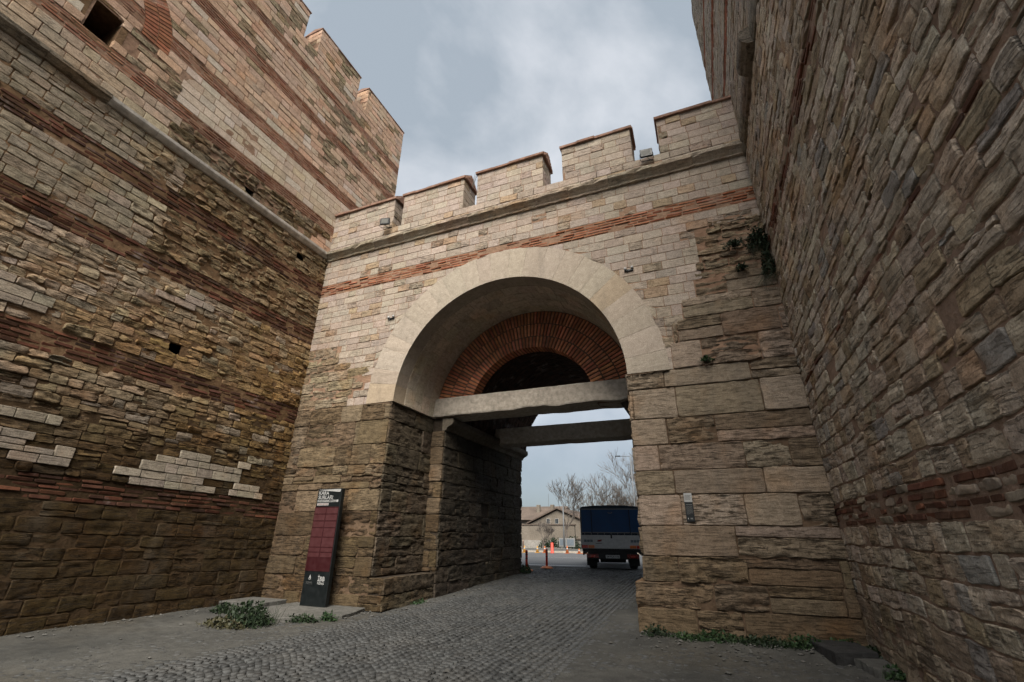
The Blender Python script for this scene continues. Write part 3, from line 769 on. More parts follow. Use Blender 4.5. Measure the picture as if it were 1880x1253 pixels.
# voussoirs, soffit stones
def sector(r0, r1, a0, a1, y0, y1, name, mat, parent, col, na=4, jitter=0.004, nr=3):
    V = []; F = []
    for j, y in enumerate((y0, y1)):
        for q in range(nr):
            r = r0 + (r1 - r0) * q / (nr - 1)
            for i in range(na + 1):
                a = a0 + (a1 - a0) * i / na
                ed = 0.008 if (j == 0 and (q in (0, nr - 1) or i in (0, na))) else 0
                V.append((ACX + r * math.cos(a), y + ed + (random.uniform(-jitter, jitter) if j == 0 else 0), ACZ + r * math.sin(a)))
    w = na + 1; o = nr * w
    for q in range(nr - 1):
        for i in range(na):
            a = q * w + i
            F += [(a, a + 1, a + w + 1, a + w), (o + a, o + a + w, o + a + w + 1, o + a + 1)]
    for i in range(na):
        F += [(i, o + i, o + i + 1, i + 1), ((nr - 1) * w + i, (nr - 1) * w + i + 1, o + (nr - 1) * w + i + 1, o + (nr - 1) * w + i)]
    for q in range(nr - 1):
        F += [(q * w, (q + 1) * w, o + (q + 1) * w, o + q * w), (q * w + na, o + q * w + na, o + (q + 1) * w + na, (q + 1) * w + na)]
    V = [(x, y, z) for x, y, z in V]
    me = mesh_from(name, V, F, mat, False, np.repeat(np.array([col]), len(V), 0))
    return link(name, me, parent)
nv_ = 23
br = [math.pi * i / nv_ + (random.uniform(-.02, .02) if 0 < i < nv_ else 0) for i in range(nv_ + 1)]
for i in range(nv_):
    c = jit(lerp((0.51, 0.44, 0.36), (0.535, 0.465, 0.385), random.random()), 0.035, .015)
    if i in (4, nv_ - 1): c = (0.52, 0.42, 0.31)
    sector(RI, RO, br[i] + 0.0006, br[i + 1] - 0.0006, -0.022, 0.45, 'voussoir', 'stone', gate, c + (random.uniform(.0, .08),), 4, 0.0025)
for r_ in range(4):
    y0 = 0.455 + r_ * 0.388; nn = 19; sh = 0.5 * (r_ % 2)
    for i in range(nn + 1):
        a0 = max(0, math.pi * (i - sh) / nn) + 0.0012; a1 = min(math.pi, math.pi * (i + 1 - sh) / nn) - 0.0012
        if a1 - a0 < 0.02: continue
        sector(RI - random.uniform(0, .008), RI + 0.10, a0, a1, y0, y0 + 0.384, 'soffit_stone', 'stone', gate, jit((0.72, 0.62, 0.50), 0.10) + (0.3,), 3, 0.0, 2)
# brick ring of the inner arch
tiers = [(1.76, 2.08, 0.100), (2.105, 2.46, 0.100), (2.485, 2.84, 0.100)]
for r0, r1, sp in tiers:
    n = int(math.pi * (r0 + r1) / 2 / sp)
    for i in range(n):
        a = math.pi * (i + 0.5) / n; da = 0.5 * math.pi / n
        if ACZ + r1 * math.sin(a) < 5.02: continue
        sector(r0 + random.uniform(0, .012), r1 - random.uniform(0, .012), a - da * 0.60, a + da * 0.60, 1.965 + random.uniform(-.006, .006), 2.3 if r0 > 2 else 2.36, 'brick', 'brick', gate, jit((0.56, 0.225, 0.120), 0.28, 0.09) + (0.3,), 1, 0.0, 2)
# vault bricks inside, rows around the barrel, joined: too dark and small to tell apart singly
VBv, VBf = [], []
for yi in np.arange(2.42, 8.3, 0.085):
    n = 26
    for i in range(n):
        a0 = math.pi * (i + 0.5 * (random.random() < .5)) / n + .006; a1 = a0 + math.pi / n - .012
        if a1 > math.pi: continue
        dr = random.uniform(0, .02)
        jag = random.uniform(0, .1) if yi > 8.1 else 0
        o = len(VBv)
        for r in (2.50 - 0.012 - dr, 2.56):
            for a in (a0, a1):
                for y in (yi, yi + 0.06 - jag * .4): VBv.append((ACX + r * math.cos(a), y, ACZ + r * math.sin(a)))
        VBf += [(o, o + 1, o + 3, o + 2), (o, o + 4, o + 5, o + 1), (o + 2, o + 3, o + 7, o + 6), (o, o + 2, o + 6, o + 4), (o + 1, o + 5, o + 7, o + 3)]
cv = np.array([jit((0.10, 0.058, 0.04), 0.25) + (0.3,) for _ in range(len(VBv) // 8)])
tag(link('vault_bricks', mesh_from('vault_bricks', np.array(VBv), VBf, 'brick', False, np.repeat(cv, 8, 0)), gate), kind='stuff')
# stone lintel beams across the passage
def beam(x0, x1, y0, y1, z0, z1, rag, seed, parent):
    n = 60; V = []; F = []
    for i in range(n + 1):
        x = x0 + (x1 - x0) * i / n
        rg = rag * (fbm(x * 2.2, 0.0, seed, 3) - .35) * float(sstep(np.array(x), -5.2, -4.2)) if rag else 0
        rg2 = (fbm(x * 3.0, 4.0, seed, 3) - .5)
        pr = [(y0 + .012, z0 + rg + .02 + .02 * rg2), (y0, z0 + rg + 0.05 + .02 * rg2), (y0 + .006 * rg2, (z0 + z1) / 2), (y0, z1 - .02), (y0 + .02, z1 + .01 * rg2), (y1, z1), (y1, z0 + .5 * rg), ((y0 + y1) / 2, z0 + .8 * rg + .03 * rg2)]
        V += [(x, y, z) for y, z in pr]
    for i in range(n):
        for q in range(8): F.append((i * 8 + q, (i + 1) * 8 + q, (i + 1) * 8 + (q + 1) % 8, i * 8 + (q + 1) % 8))
    F += [tuple(reversed(range(8))), tuple(n * 8 + q for q in range(8))]
    b = link('lintel_beam', mesh_from('lintel_beam', V, F, 'concrete', False), parent); return b
beam(-7.04, -1.20, 1.86, 2.62, 4.53, 5.07, 0.10, 3, gate)
beam(-6.9, -1.3, 5.25, 5.85, 4.30, 4.86, 0.10, 8, gate)
# impost course on the passage wall
for i in range(7):
    a = 1.97 + i * 0.855; b = a + 0.847; q = random.uniform(-.02, .02)
    MB().prism([(-6.66, 4.16), (-6.55 + q, 4.17), (-6.50 + q, 4.26), (-6.36 + q, 4.33), (-6.33 + q, 4.40), (-6.34 + q, 4.50), (-6.66, 4.52)], 'y', a, b).build('impost_stone', 'impost', gate)
# iron strap corbel under the right end of the first beam
MB().prism([(-1.2, 4.55), (-1.72, 4.55), (-1.66, 4.42), (-1.46, 4.22), (-1.2, 4.15)], 'y', 2.05, 3.2).build('corbel', 'vault_plaster', gate)
n_gate += emit([G], gate, 'stone', 'stonework', 'stone', 230)
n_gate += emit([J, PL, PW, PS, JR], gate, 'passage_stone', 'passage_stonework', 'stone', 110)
emit([GB], gate, 'band_brick', 'band_brickwork', 'brick', 190, None, 12)
# walkway behind the battlements
MB().box(XL, XR, 0.74, 8.3, 9.5, 9.58).build('wall_walk', 'slab_grey', gate)
world_children(gate)

# ================================================================== LEFT TOWER
tl_ = tag(empty('tower', (XL - 4, -4, 0)), 'striped stone and brick tower on the left with a dark window', 'tower')
fr_l = Frame((XL, 0, 0), (0, 1, 0), (0, 0, 1), (1, 0, 0))
YA, YB, ZT = -11.0, 2.66, 16.30
WIN = (-6.92, -6.44, 10.62, 11.42)
HOLES = [WIN, (-3.60, -3.36, 4.94, 5.16), (-3.06, -2.80, 9.60, 9.84), (-1.15, -0.85, 8.78, 8.98), (-4.98, -4.62, 10.66, 10.82)]
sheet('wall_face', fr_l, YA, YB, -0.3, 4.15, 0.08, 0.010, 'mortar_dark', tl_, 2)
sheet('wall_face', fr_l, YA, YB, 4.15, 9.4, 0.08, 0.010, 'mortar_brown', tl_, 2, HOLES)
sheet('wall_face', fr_l, YA, YB, 9.4, ZT, 0.08, 0.012, 'mortar_pink', tl_, 2, HOLES)
tc = MB(); x0 = XL - 8
tc.add([(XL, YA, -.3), (XL, YA, ZT), (x0, YA, ZT), (x0, YA, -.3), (XL, YB, -.3), (XL, YB, ZT), (x0, YB, ZT), (x0, YB, -.3)],
       [(0, 1, 2, 3), (4, 7, 6, 5), (3, 2, 6, 7), (1, 5, 6, 2)])
tc.build('tower_core', 'mortar_pink', tl_)
# window reveal
rv = MB(); a, b, c, d = WIN; a -= .05; b += .05; c -= .05; d += .05
rv.box(XL - 1.6, XL + .004, a - .1, a + .02, c - .1, d + .1); rv.box(XL - 1.6, XL + .004, b - .02, b + .1, c - .1, d + .1); rv.box(XL - 1.6, XL + .006, a, b, c - .1, c + .02); rv.box(XL - 1.6, XL + .006, a, b, d - .02, d + .1); rv.box(XL - 1.7, XL - 1.6, a - .1, b + .1, c - .1, d + .1)
rv.build('window_reveal', 'mortar_brown', tl_)
def warp_l(u, v):
    return (-u) * 0.045 * np.clip((6.0 - v) / 4.0, 0, 1) * np.clip(v / 0.8, 0, 1) * 0.75 + 0.03 * (vnoise(u * 0.7, v * 0.9, 77) - 0.5) * np.clip((9.3 - v) / 3, 0, 1)
AYC, AZC, ARI, ARO = -7.64, 11.55, 1.52, 2.10    # relieving arch beyond the window
def in_arch(u, v): return v > AZC - .1 and math.hypot(u - AYC, v - AZC) < ARO + 0.02
def in_win(u, v): return WIN[0] - .30 < u < WIN[1] + .30 and WIN[2] - .02 < v < WIN[3] + .02
def clip_l(u, v):
    # stop stones at the window opening and at the brick arch
    keep = np.ones(len(u), bool)
    for hh in HOLES:
        e = .02 if hh is WIN else 0.0
        w = (u > hh[0] - e) & (u < hh[1] + e) & (v > hh[2] - e) & (v < hh[3] + e)
        keep &= w.mean(1) < 0.5
        side = np.where(u.mean(1) < (hh[0] + hh[1]) / 2, hh[0] - e, hh[1] + e)[:, None]
        u = np.where(w, side, u)
    du, dv = u - AYC, v - AZC; d = np.hypot(du, dv); ins = (d < ARO) & (d > ARI + .0) & (v > AZC - .05)
    keep &= ins.mean(1) < 0.6
    k = np.where(ins, np.where(d > (ARI + ARO) / 2, ARO / np.maximum(d, .01), ARI / np.maximum(d, .01)), 1)
    return np.where(ins, AYC + du * k, u), np.where(ins, AZC + dv * k, v), keep
LS = Wall(fr_l, warp_l, clip_l); LB = Wall(fr_l, warp_l, clip_l)
PATCH = [(-3.6, -1.95, 2.18, 2.37), (-1.5, -.5, 2.18, 2.37), (-3.7, -2.2, 2.37, 2.56), (-1.4, -.75, 2.37, 2.56), (-3.25, -1.3, 2.56, 2.76), (-2.8, -2.2, 2.76, 2.95), (-1.4, -1.15, 2.76, 2.95), (-5.4, -4.65, 2.40, 2.62), (-8, -5.25, 2.62, 2.82), (-8, -5.5, 2.82, 3.02), (-8, -4.75, 3.02, 3.2), (-4.0, -3.4, 6.0, 6.2), (-3.75, -3.05, 6.2, 6.38), (-3.55, -3.1, 6.38, 6.5), (-6.6, -5.6, 4.85, 5.08), (-8, -6.0, 5.08, 5.3)]
def f_left(u, v):
    n = float(fbm(np.array(u * 0.55), np.array(v * 0.8), 41, 3)); r = random.random()
    if v > 9.5:
        if v < 10.25 and u > -4.9 and u < -0.9 + (v - 9.5): return ('ruin', jit(lerp(DUN, (0.33, 0.25, 0.15), r)), 1.0)
        if v < 10.3 and u <= -4.9: return ('worn', jit(lerp((0.54, 0.44, 0.33), (0.60, 0.46, 0.335), r)), 0.35)
        if 10.65 < v < 11.75 and u > -5.0: return ('new', jit(lerp((0.70, 0.60, 0.50), (0.62, 0.50, 0.37), r), 0.1), 0.12)
        if v > 13 and r < 0.12: return ('worn', jit((0.44, 0.34, 0.22)), 0.85)
        if n > 0.60 and r < .5: return ('old', jit((0.42, 0.33, 0.22)), 0.9)
        if r < 0.16: return ('new', jit((0.68, 0.58, 0.48), 0.08), 0.15)
        return ('worn', jit(lerp(SALMON, (0.68, 0.52, 0.395), random.random() ** 1.4), 0.09), random.uniform(.1, .4))
    for p in PATCH:
        if p[0] < u < p[1] and p[2] < v < p[3]: return ('patch', jit((0.50, 0.43, 0.35), 0.14), 0.3)
    if v > 7.0 and u < -5.2 + (8.5 - v) * 0.3: return ('worn' if r < .7 else 'old', jit(lerp((0.44, 0.375, 0.29), (0.40, 0.33, 0.24), r)), 0.5)
    if v > 7.0 and u > -4.5: return ('ruin' if r < 0.55 else 'old', jit(lerp((0.32, 0.235, 0.14), (0.37, 0.28, 0.17), random.random()), 0.12), 1.0)
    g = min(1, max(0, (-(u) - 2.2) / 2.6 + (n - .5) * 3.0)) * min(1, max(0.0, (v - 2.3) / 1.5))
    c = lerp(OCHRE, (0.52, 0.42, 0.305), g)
    if v < 4.2: c = lerp(c, (0.058, 0.038, 0.017), 0.95 * min(1, (4.3 - v) / 2.0))  # dark ochre stone low down, deepened towards the ground as painted shade
    if r < .10 and v > 3.0: c = lerp(c, GREYB, .6)
    if v < 1.85: return ('block' if random.random() < .8 else 'old', jit(c, 0.16, .04), random.uniform(.45, 1.0))
    return ('old' if random.random() < .85 else 'ruin', jit(c, 0.14, .04), random.uniform(.55, 1.0))
def f_lbrk(u, v):
    r = random.random()
    if v > 9.7:
        if r < 0.03: return None
        c = lerp((0.33, 0.145, 0.085), (0.43, 0.24, 0.165), random.random())
        if 9.9 < v < 10.9 and -4.8 < u < 0: c = lerp(c, (0.12, 0.05, 0.03), .5)
        return ('brick', jit(c, 0.15, .06), 0.3)
    if r < 0.12: return None
    return ('obrick', jit(lerp((0.17, 0.070, 0.043), (0.075, 0.045, 0.032), random.random()), 0.25, .06), 0.7)
bands = [(1.80, 2.20, 5), (4.18, 4.62, 5), (6.48, 6.92, 5), (8.02, 8.46, 5), (10.26, 10.62, 5), (11.72, 12.10, 5), (13.55, 13.95, 5), (15.10, 15.42, 4)]
zcur = 0.0
for (a, b, n) in bands + [(ZT, ZT, 0)]:
    top_ = a
    segs = [(zcur, 9.34), (9.56, top_)] if zcur < 9.3 < top_ else [(zcur, top_)]
    for s0, s1 in segs:
        hh = 0.205 if s0 > 9 else (0.22 if s0 < 0.1 else 0.170)
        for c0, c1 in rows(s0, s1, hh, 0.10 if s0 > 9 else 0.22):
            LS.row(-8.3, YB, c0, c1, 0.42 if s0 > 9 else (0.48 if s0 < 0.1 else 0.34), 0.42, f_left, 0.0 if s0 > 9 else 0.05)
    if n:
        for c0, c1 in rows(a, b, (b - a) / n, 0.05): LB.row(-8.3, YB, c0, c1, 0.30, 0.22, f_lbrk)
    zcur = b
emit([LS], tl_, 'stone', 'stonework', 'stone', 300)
emit([LB], tl_, 'brick', 'brickwork', 'brick', 220, None, 10)
# brick relieving arch
for r0, r1 in ((ARI + .01, 1.80), (1.82, ARO - .01)):
    n = int(math.pi * (r0 + r1) / 2 / 0.098)
    for i in range(n // 2 + 1):
        a0 = math.pi * i / n; da = 0.5 * math.pi / n * 0.72; V = []
        for h in (0.015, -0.08):
            for r, a in ((r0, a0 - da), (r1, a0 - da), (r1, a0 + da), (r0, a0 + da)): V.append((XL + h, AYC + r * math.cos(a), AZC + r * math.sin(a)))
        F = [(0, 1, 2, 3), (0, 4, 5, 1), (1, 5, 6, 2), (2, 6, 7, 3), (3, 7, 4, 0)]
        if min(p[1] for p in V) < -8.3: continue
        link('arch_brick', mesh_from('arch_brick', V, F, 'brick', False, np.repeat(np.array([jit((0.40, 0.175, 0.10), .2, .06) + (.3,)]), 8, 0)), tl_)
# string course: weathered stone near the viewer, pale replaced lengths towards the gate
e = -8.3; k = 0
while e < -0.05:
    L = random.uniform(0.75, 1.2); b = min(e + L, 0.0); pale = e > -6.35
    q = random.uniform(-.008, .008)
    pr = [(XL - .02, 9.35), (XL + .05, 9.36), (XL + .10 + q, 9.42), (XL + (0.12 if pale else 0.14) + q, 9.46), (XL + (0.125 if pale else 0.15) + q, 9.53), (XL - .02, 9.555)]
    o = MB().prism(pr, 'y', e + .003, b - .003)
    ob = o.build('string_course_stone', 'white_stone' if pale else 'stone', tl_)
    if not pale:
        at_ = ob.data.attributes.new('col', 'FLOAT_COLOR', 'POINT'); at_.data.foreach_set('color', np.repeat(np.array([[0.36, 0.31, 0.24, .7]], np.float32), len(ob.data.vertices), 0).ravel())
    e = b; k += 1
# battlements of the tower
for (a, b) in ((-4.6, -2.66), (-2.10, -0.14), (0.36, YB)):
    m = MB().box(XL - 0.75, XL - .002, a, b, ZT - .02, 17.45).build('merlon', 'mortar_pink', tl_)
    W = Wall(fr_l)
    for c0, c1 in rows(ZT, 17.45, 0.235, .06): W.row(a, b, c0, c1, 0.46, .3, f_left)
    S2 = Wall(Frame((0, a + .01, 0), (1, 0, 0), (0, 0, 1), (0, -1, 0)))
    for c0, c1 in rows(ZT, 17.45, 0.235, .06): S2.row(XL - .75, XL + .015, c0, c1, 0.4, .2, f_left)
    emit([W, S2], m, 'stone', 'stonework', 'stone', 40, None, 40)
    n = 5
    for i in range(n):
        y0 = a - .03 + (b - a + .06) * i / n + .004; y1 = a - .03 + (b - a + .06) * (i + 1) / n - .004
        MB().prism([(XL + .03, 17.455), (XL + .035, 17.49), (XL - .36, 17.62), (XL - .78, 17.49), (XL - .78, 17.455)], 'y', y0, y1).build('coping_slab', 'terracotta', m)
world_children(tl_)

# ================================================================== RIGHT TOWER
tr_ = tag(empty('tower', (XR + 4, -5, 0)), 'rough rubble tower wall rising on the right beside the viewer', 'tower')
fr_r = Frame((XR, 0, 0), (0, 1, 0), (0, 0, 1), (-1, 0, 0))
RA, RB, RT = -13.0, 2.60, 18.1
sheet('wall_face', fr_r, RA, RB, -0.3, RT, 0.09, 0.009, 'rubble', tr_, 9)
tc = MB(); x1 = XR + 8
tc.add([(XR, RA, -.3), (XR, RA, RT), (x1, RA, RT), (x1, RA, -.3), (XR, RB, -.3), (XR, RB, RT), (x1, RB, RT), (x1, RB, -.3)],
       [(3, 2, 1, 0), (5, 6, 7, 4), (7, 6, 2, 3), (2, 6, 5, 1)])
tc.build('tower_core', 'rubble', tr_)
def warp_r(u, v): return 0.035 * (vnoise(u * 0.9, v * 1.1, 31) - 0.5) + 0.03 * (vnoise(u * 2.3, v * 2.2, 36) - 0.5)
RS = Wall(fr_r, warp_r); RBk = Wall(fr_r, warp_r)
def f_right(u, v):
    r = random.random()
    if v > 9.5: return ('worn', jit(lerp((0.42, 0.37, 0.31), (0.46, 0.38, 0.29), r)), .5)
    if r < 0.008: return None
    n = float(fbm(np.array(u * 0.6), np.array(v * 0.7), 91, 3))
    c = lerp(TAUPE, (0.72, 0.635, 0.53), min(1, max(0, (n - .35) * 2.2 + random.uniform(-.3, .3))))
    if random.random() < .2: c = lerp(c, (0.42, 0.305, 0.18), .6)
    if v < 0.7: c = lerp(c, (0.27, 0.205, 0.135), .6)
    if random.random() < .05: c = (0.47, 0.44, 0.40)
    return ('block' if random.random() < .80 else 'rub', jit(c, .13, .03), random.uniform(.35, .85))
def f_rbrk(u, v):
    r = random.random()
    if v > 9.5: return ('brick', jit(BRICK, .15), .3)
    if r < .16: return None
    if r < .45: return ('rub', jit((0.40, 0.335, 0.26), .12), .6)
    return ('obrick', jit(lerp((0.22, 0.095, 0.06), (0.14, 0.08, 0.055), random.random()), .2, .05), .6)
rb = [(1.66, 2.00, 4, 1.66), (3.92, 3.99, 1, 0), (6.62, 7.02, 5, 0), (11.72, 12.05, 4, 0), (13.55, 13.9, 4, 0), (15.1, 15.4, 4, 0)]
zcur = 0.0
for a, b, n, _ in rb + [(RT, RT, 0, 0)]:
    segs = [(zcur, 9.2), (9.62, a)] if zcur < 9 < a else [(zcur, a)]
    for s0, s1 in segs:
        hh = 0.225 if s0 < 1.7 else (0.21 if s0 < 3.9 else (0.175 if s0 < 9 else 0.22))
        for c0, c1 in rows(s0, s1, hh, 0.20): RS.row(-7.6 if s0 < 9 else -6, 0.04 if s0 < 9.3 else RB, c0, c1, 0.36 if s0 < 4 else 0.32, .42, f_right, 0.04)
    if n:
        for c0, c1 in rows(a, b, (b - a) / n, .1): RBk.row(-7.6, 0.02 if a < 9 else RB, c0, c1, 0.27, .35, f_rbrk)
    zcur = b
emit([RS], tr_, 'stone', 'stonework', 'stone', 300)
emit([RBk], tr_, 'brick', 'brickwork', 'brick', 120, None, 14)
# heavy worn ledge, broken into blocks
e = -7.4
while e < 0.0:
    L = random.uniform(.5, 1.0); b = min(e + L, 0.02); p = random.uniform(.12, .26) if random.random() > .2 else 0.05
    W = [(XR + .02, 9.20), (XR - p * .55, 9.22), (XR - p * .9, 9.30), (XR - p, 9.36), (XR - p, 9.50), (XR - p * .8, 9.56), (XR + .02, 9.62)]
    ob = MB().prism(W, 'y', e + .01, b - .01).build('ledge_stone', 'stone', tr_)
    at_ = ob.data.attributes.new('col', 'FLOAT_COLOR', 'POINT'); at_.data.foreach_set('color', np.repeat(np.array([jit((0.27, 0.235, 0.19), .15) + (.9,)], np.float32), len(ob.data.vertices), 0).ravel())
    e = b
world_children(tr_)

# ================================================================== BACKGROUND SETTING
def flat(name, pts, mat, z=None):
    V = [(x, y, float(gz(x, y)) + (z or 0)) for x, y in pts]
    return link(name, mesh_from(name, V, [tuple(range(len(V)))], mat))
# asphalt road running across behind the gate, as a grid that follows the ground
U, V = np.meshgrid(np.linspace(-70, 40, 90), np.linspace(0, 1, 24))
yr = (11.0 + 0.02 * (U + 6) ** 0 * 0) * (1 - V) + 30.0 * V
Pz = gz(U, yr) + 0.012
I = np.arange(U.size).reshape(U.shape); F = np.stack([I[:-1, :-1], I[:-1, 1:], I[1:, 1:], I[1:, :-1]], -1).reshape(-1, 4)
road = tag(link('road', mesh_from('road', np.stack([U, yr, Pz], -1).reshape(-1, 3), F, 'asphalt')), kind='structure', label='grey asphalt road crossing beyond the gate')
mk = MB()
mk.add([(x, y, float(gz(x, y)) + 0.018) for x, y in ((-7.6, 11.35), (-5.2, 11.75), (-5.3, 12.15), (-7.8, 11.75))], [(0, 1, 2, 3)])
mk.build('stop_line', 'white_paint', road)
for i in range(6):
    x = -34 + i * 6.0; y = 20.5
    MB().add([(a, b, float(gz(a, b)) + 0.018) for a, b in ((x, y), (x + 3, y), (x + 3, y + .14), (x, y + .14))], [(0, 1, 2, 3)]).build('lane_dash', 'white_paint', road)
pv = MB().box(-70, 40, 30.0, 38.0, -0.2, float(gz(0, 30)) + 0.13).build('pavement', 'slab_grey'); tag(pv, kind='structure', label='grey pavement on the far side of the road')
for i in range(40):
    x = -40 + i * 1.2
    MB().box(x, x + 1.19, 29.86, 30.0, 0.0, float(gz(0, 30)) + 0.145, .015).build('kerb_stone', 'concrete', pv)
PZ = float(gz(0, 30)) + 0.13

# house with gable, long low wall
hs = tag(empty('house', (-17, 52, PZ)), 'old stone house with low gabled tile roof behind bare trees', 'house')
def hp(mb, name, mat, parent=hs, smooth=False):
    o = mb.build(name, mat, parent, smooth); return o
B0 = 46.0
g = MB().prism([(-20.3, -0.1), (-13.2, -0.1), (-13.2, 2.75), (-16.9, 4.25), (-20.3, 2.75)], 'y', B0, B0 + 14); wall_h = hp(g, 'wall', 'render_wall')
for sx, (xa, za, xb, zb) in enumerate(((-20.7, 2.70, -16.9, 4.36), (-12.8, 2.70, -16.9, 4.36))):
    hp(MB().prism([(xa, za), (xb, zb), (xb, zb + .14), (xa, za + .14)], 'y', B0 - .3, B0 + 14.2), 'roof', 'roof_tile')
for x in (-18.05, -17.0):
    w = hp(MB().box(x - .24, x + .24, B0 - .03, B0 + .1, 2.70, 3.30, .01), 'window', 'pale_render'); MB().box(x - .18, x - .01, B0 - .036, B0, 2.75, 3.25).box(x + .01, x + .18, B0 - .036, B0, 2.75, 3.25).build('pane', 'window_glass', w)
h2 = tag(empty('house', (-25, 60, PZ)), 'far house with red tile roof and chimneys at the left edge of the arch', 'house')
MB().box(-33, -20.6, 58, 68, 0, 3.6).build('wall', 'render_wall', h2)
rf = MB().prism([(57.4, 3.5), (63, 5.6), (68.5, 3.5)], 'x', -33.4, -20.4).build('roof', 'roof_tile', h2)
for x in (-24.6, -22.4): MB().box(x, x + .5, 60.3, 60.9, 4.3, 5.7, .02).build('chimney', 'render_wall', rf)
MB().tube([(-23.2, 62, 5.4), (-23.2, 62, 7.4)], .03, 5).build('aerial', 'steel', rf)
lw = tag(empty('garden_wall', (-18, 43, PZ)), 'long low rendered wall with coping in front of the gabled house', 'wall')
MB().box(-30, -14.1, 43.0, 43.4, -.1, 2.5).build('wall', 'render_wall', lw); MB().box(-30.1, -14.0, 42.92, 43.48, 2.5, 2.62, .02).build('coping', 'roof_tile', lw)
MB().box(-30, -11.5, 42.4, 43.0, -.1, .95).build('wall_base', 'pale_render', lw)
gt = tag(empty('gatepost', (-20.4, 41.5, PZ)), 'pale rendered gatepost block at the left end of the low wall', 'gatepost')
MB().box(-20.75, -19.75, 41.0, 41.9, -.1, 1.15, .02).build('post', 'pale_render', gt); MB().box(-20.82, -19.68, 40.93, 41.97, 1.15, 1.25, .02).build('cap', 'concrete', gt)
wh = tag(empty('kiosk', (-12.5, 41, PZ)), 'small white kiosk beside the truck in the distance', 'kiosk')
MB().box(-13.1, -10.5, 40.3, 41.8, 0, 1.05, .02).build('body', 'pale_render', wh); MB().box(-13.3, -10.3, 40.2, 41.9, 1.05, 1.18, .02).build('roof', 'roof_tile', wh); MB().box(-12.7, -12.0, 40.28, 40.3, .3, .85).build('window', 'window_glass', wh)

# notice panel on posts
pn = tag(empty('notice_board', (-13.0, 36, PZ)), 'pale notice board on two posts beside the lamp pole', 'notice board')
MB().box(-13.75, -12.2, 35.97, 36.03, .5, 1.25, .01).build('board', 'panel_pale', pn)
MB().box(-13.65, -13.1, 35.955, 35.968, .62, 1.15).box(-12.95, -12.3, 35.955, 35.968, .62, 1.15).build('poster', 'panel_blue', pn)
for x in (-13.6, -12.35): MB().tube([(x, 36.05, 0), (x, 36.05, .6)], .03, 6).build('post', 'steel', pn)

for _o in (hs, h2, lw, gt, wh, pn): world_children(_o)

# bare trees
def bare_tree(name, x, y, h, spread, label, seed, trunk_h=0.35, lean=0.0, depth=5, group='bare trees beyond the gate', r0=0.14, fan=0.6):
    rs = random.Random(seed)
    base = Vector((x, y, PZ if y > 30 else float(gz(x, y))))
    t = tag(empty(name, base), label, 'tree', group)
    tk = MB(); cr = MB()
    def grow(p, d, L, r, lv):
        n = 3 if lv < 3 else 2; pts = [p]; rad = [r]
        q = p; dd = d.copy()
        for i in range(n):
            dd = (dd + Vector((rs.gauss(0, .09), rs.gauss(0, .09), 0.05))).normalized(); q = q + dd * (L / n); pts.append(q); rad.append(r * (1 - 0.35 * (i + 1) / n))
        (tk if lv <= 1 else cr).tube(pts, rad, 7 if lv < 2 else (4 if lv < 4 else 3), False)
        if lv >= depth: return
        k = rs.choice((4, 5, 6)) if lv == depth - 1 else rs.choice((3, 4, 5)) if lv == 0 else rs.choice((2, 3, 4))
        for j in range(k):
            ax = Vector((rs.gauss(0, 1), rs.gauss(0, 1), rs.gauss(0, .3))).normalized()
            nd = (dd + ax * rs.uniform(.30, fan + .25) + Vector((0, 0, .12))).normalized()
            st = pts[-1] if j < 2 else pts[rs.randint(1, len(pts) - 1)]
            grow(st, nd, L * rs.uniform(.66, .92), max(.013, rad[-1] * rs.uniform(.58, .78)), lv + 1)
    grow(Vector((0, 0, 0)), Vector((lean, 0, 1)).normalized(), h * trunk_h, r0, 0)
    me = mesh_from('trunk', np.array(tk.v), tk.f, 'bark', True); link('trunk', me, t)
    me = mesh_from('crown', np.array(cr.v), cr.f, 'bark', True); link('crown', me, t)
    return t
bare_tree('bare_tree', -13.1, 36.5, 5.6, 2, 'slender bare tree with upswept twigs in front of the gabled house', 4, .30, -.05, 5, fan=.6)
bare_tree('bare_tree', -11.6, 39.5, 6.6, 3, 'broad bare tree with rounded crown left of the truck roof', 9, .30, .05, 5, r0=.18, fan=.75)
bare_tree('bare_tree', -9.4, 41.0, 5.6, 3, 'bare tree partly hidden above the truck roof', 15, .32, .02, 5, r0=.15, fan=.7)
bare_tree('bare_tree', -15.35, 36.0, 3.0, 2, 'low spreading bare tree before the rendered wall', 21, .28, 0, 5, r0=.10, fan=.9)
bare_tree('bare_tree', -6.6, 37.0, 8.0, 3, 'tall bare tree behind the street lamp at the pier edge', 27, .30, .0, 5, r0=.17, fan=.5)
bare_tree('bare_tree', -7.7, 43.0, 5.2, 3, 'thin bare tree between the truck roof and street lamp', 33, .3, .0, 5, r0=.12, fan=.6)
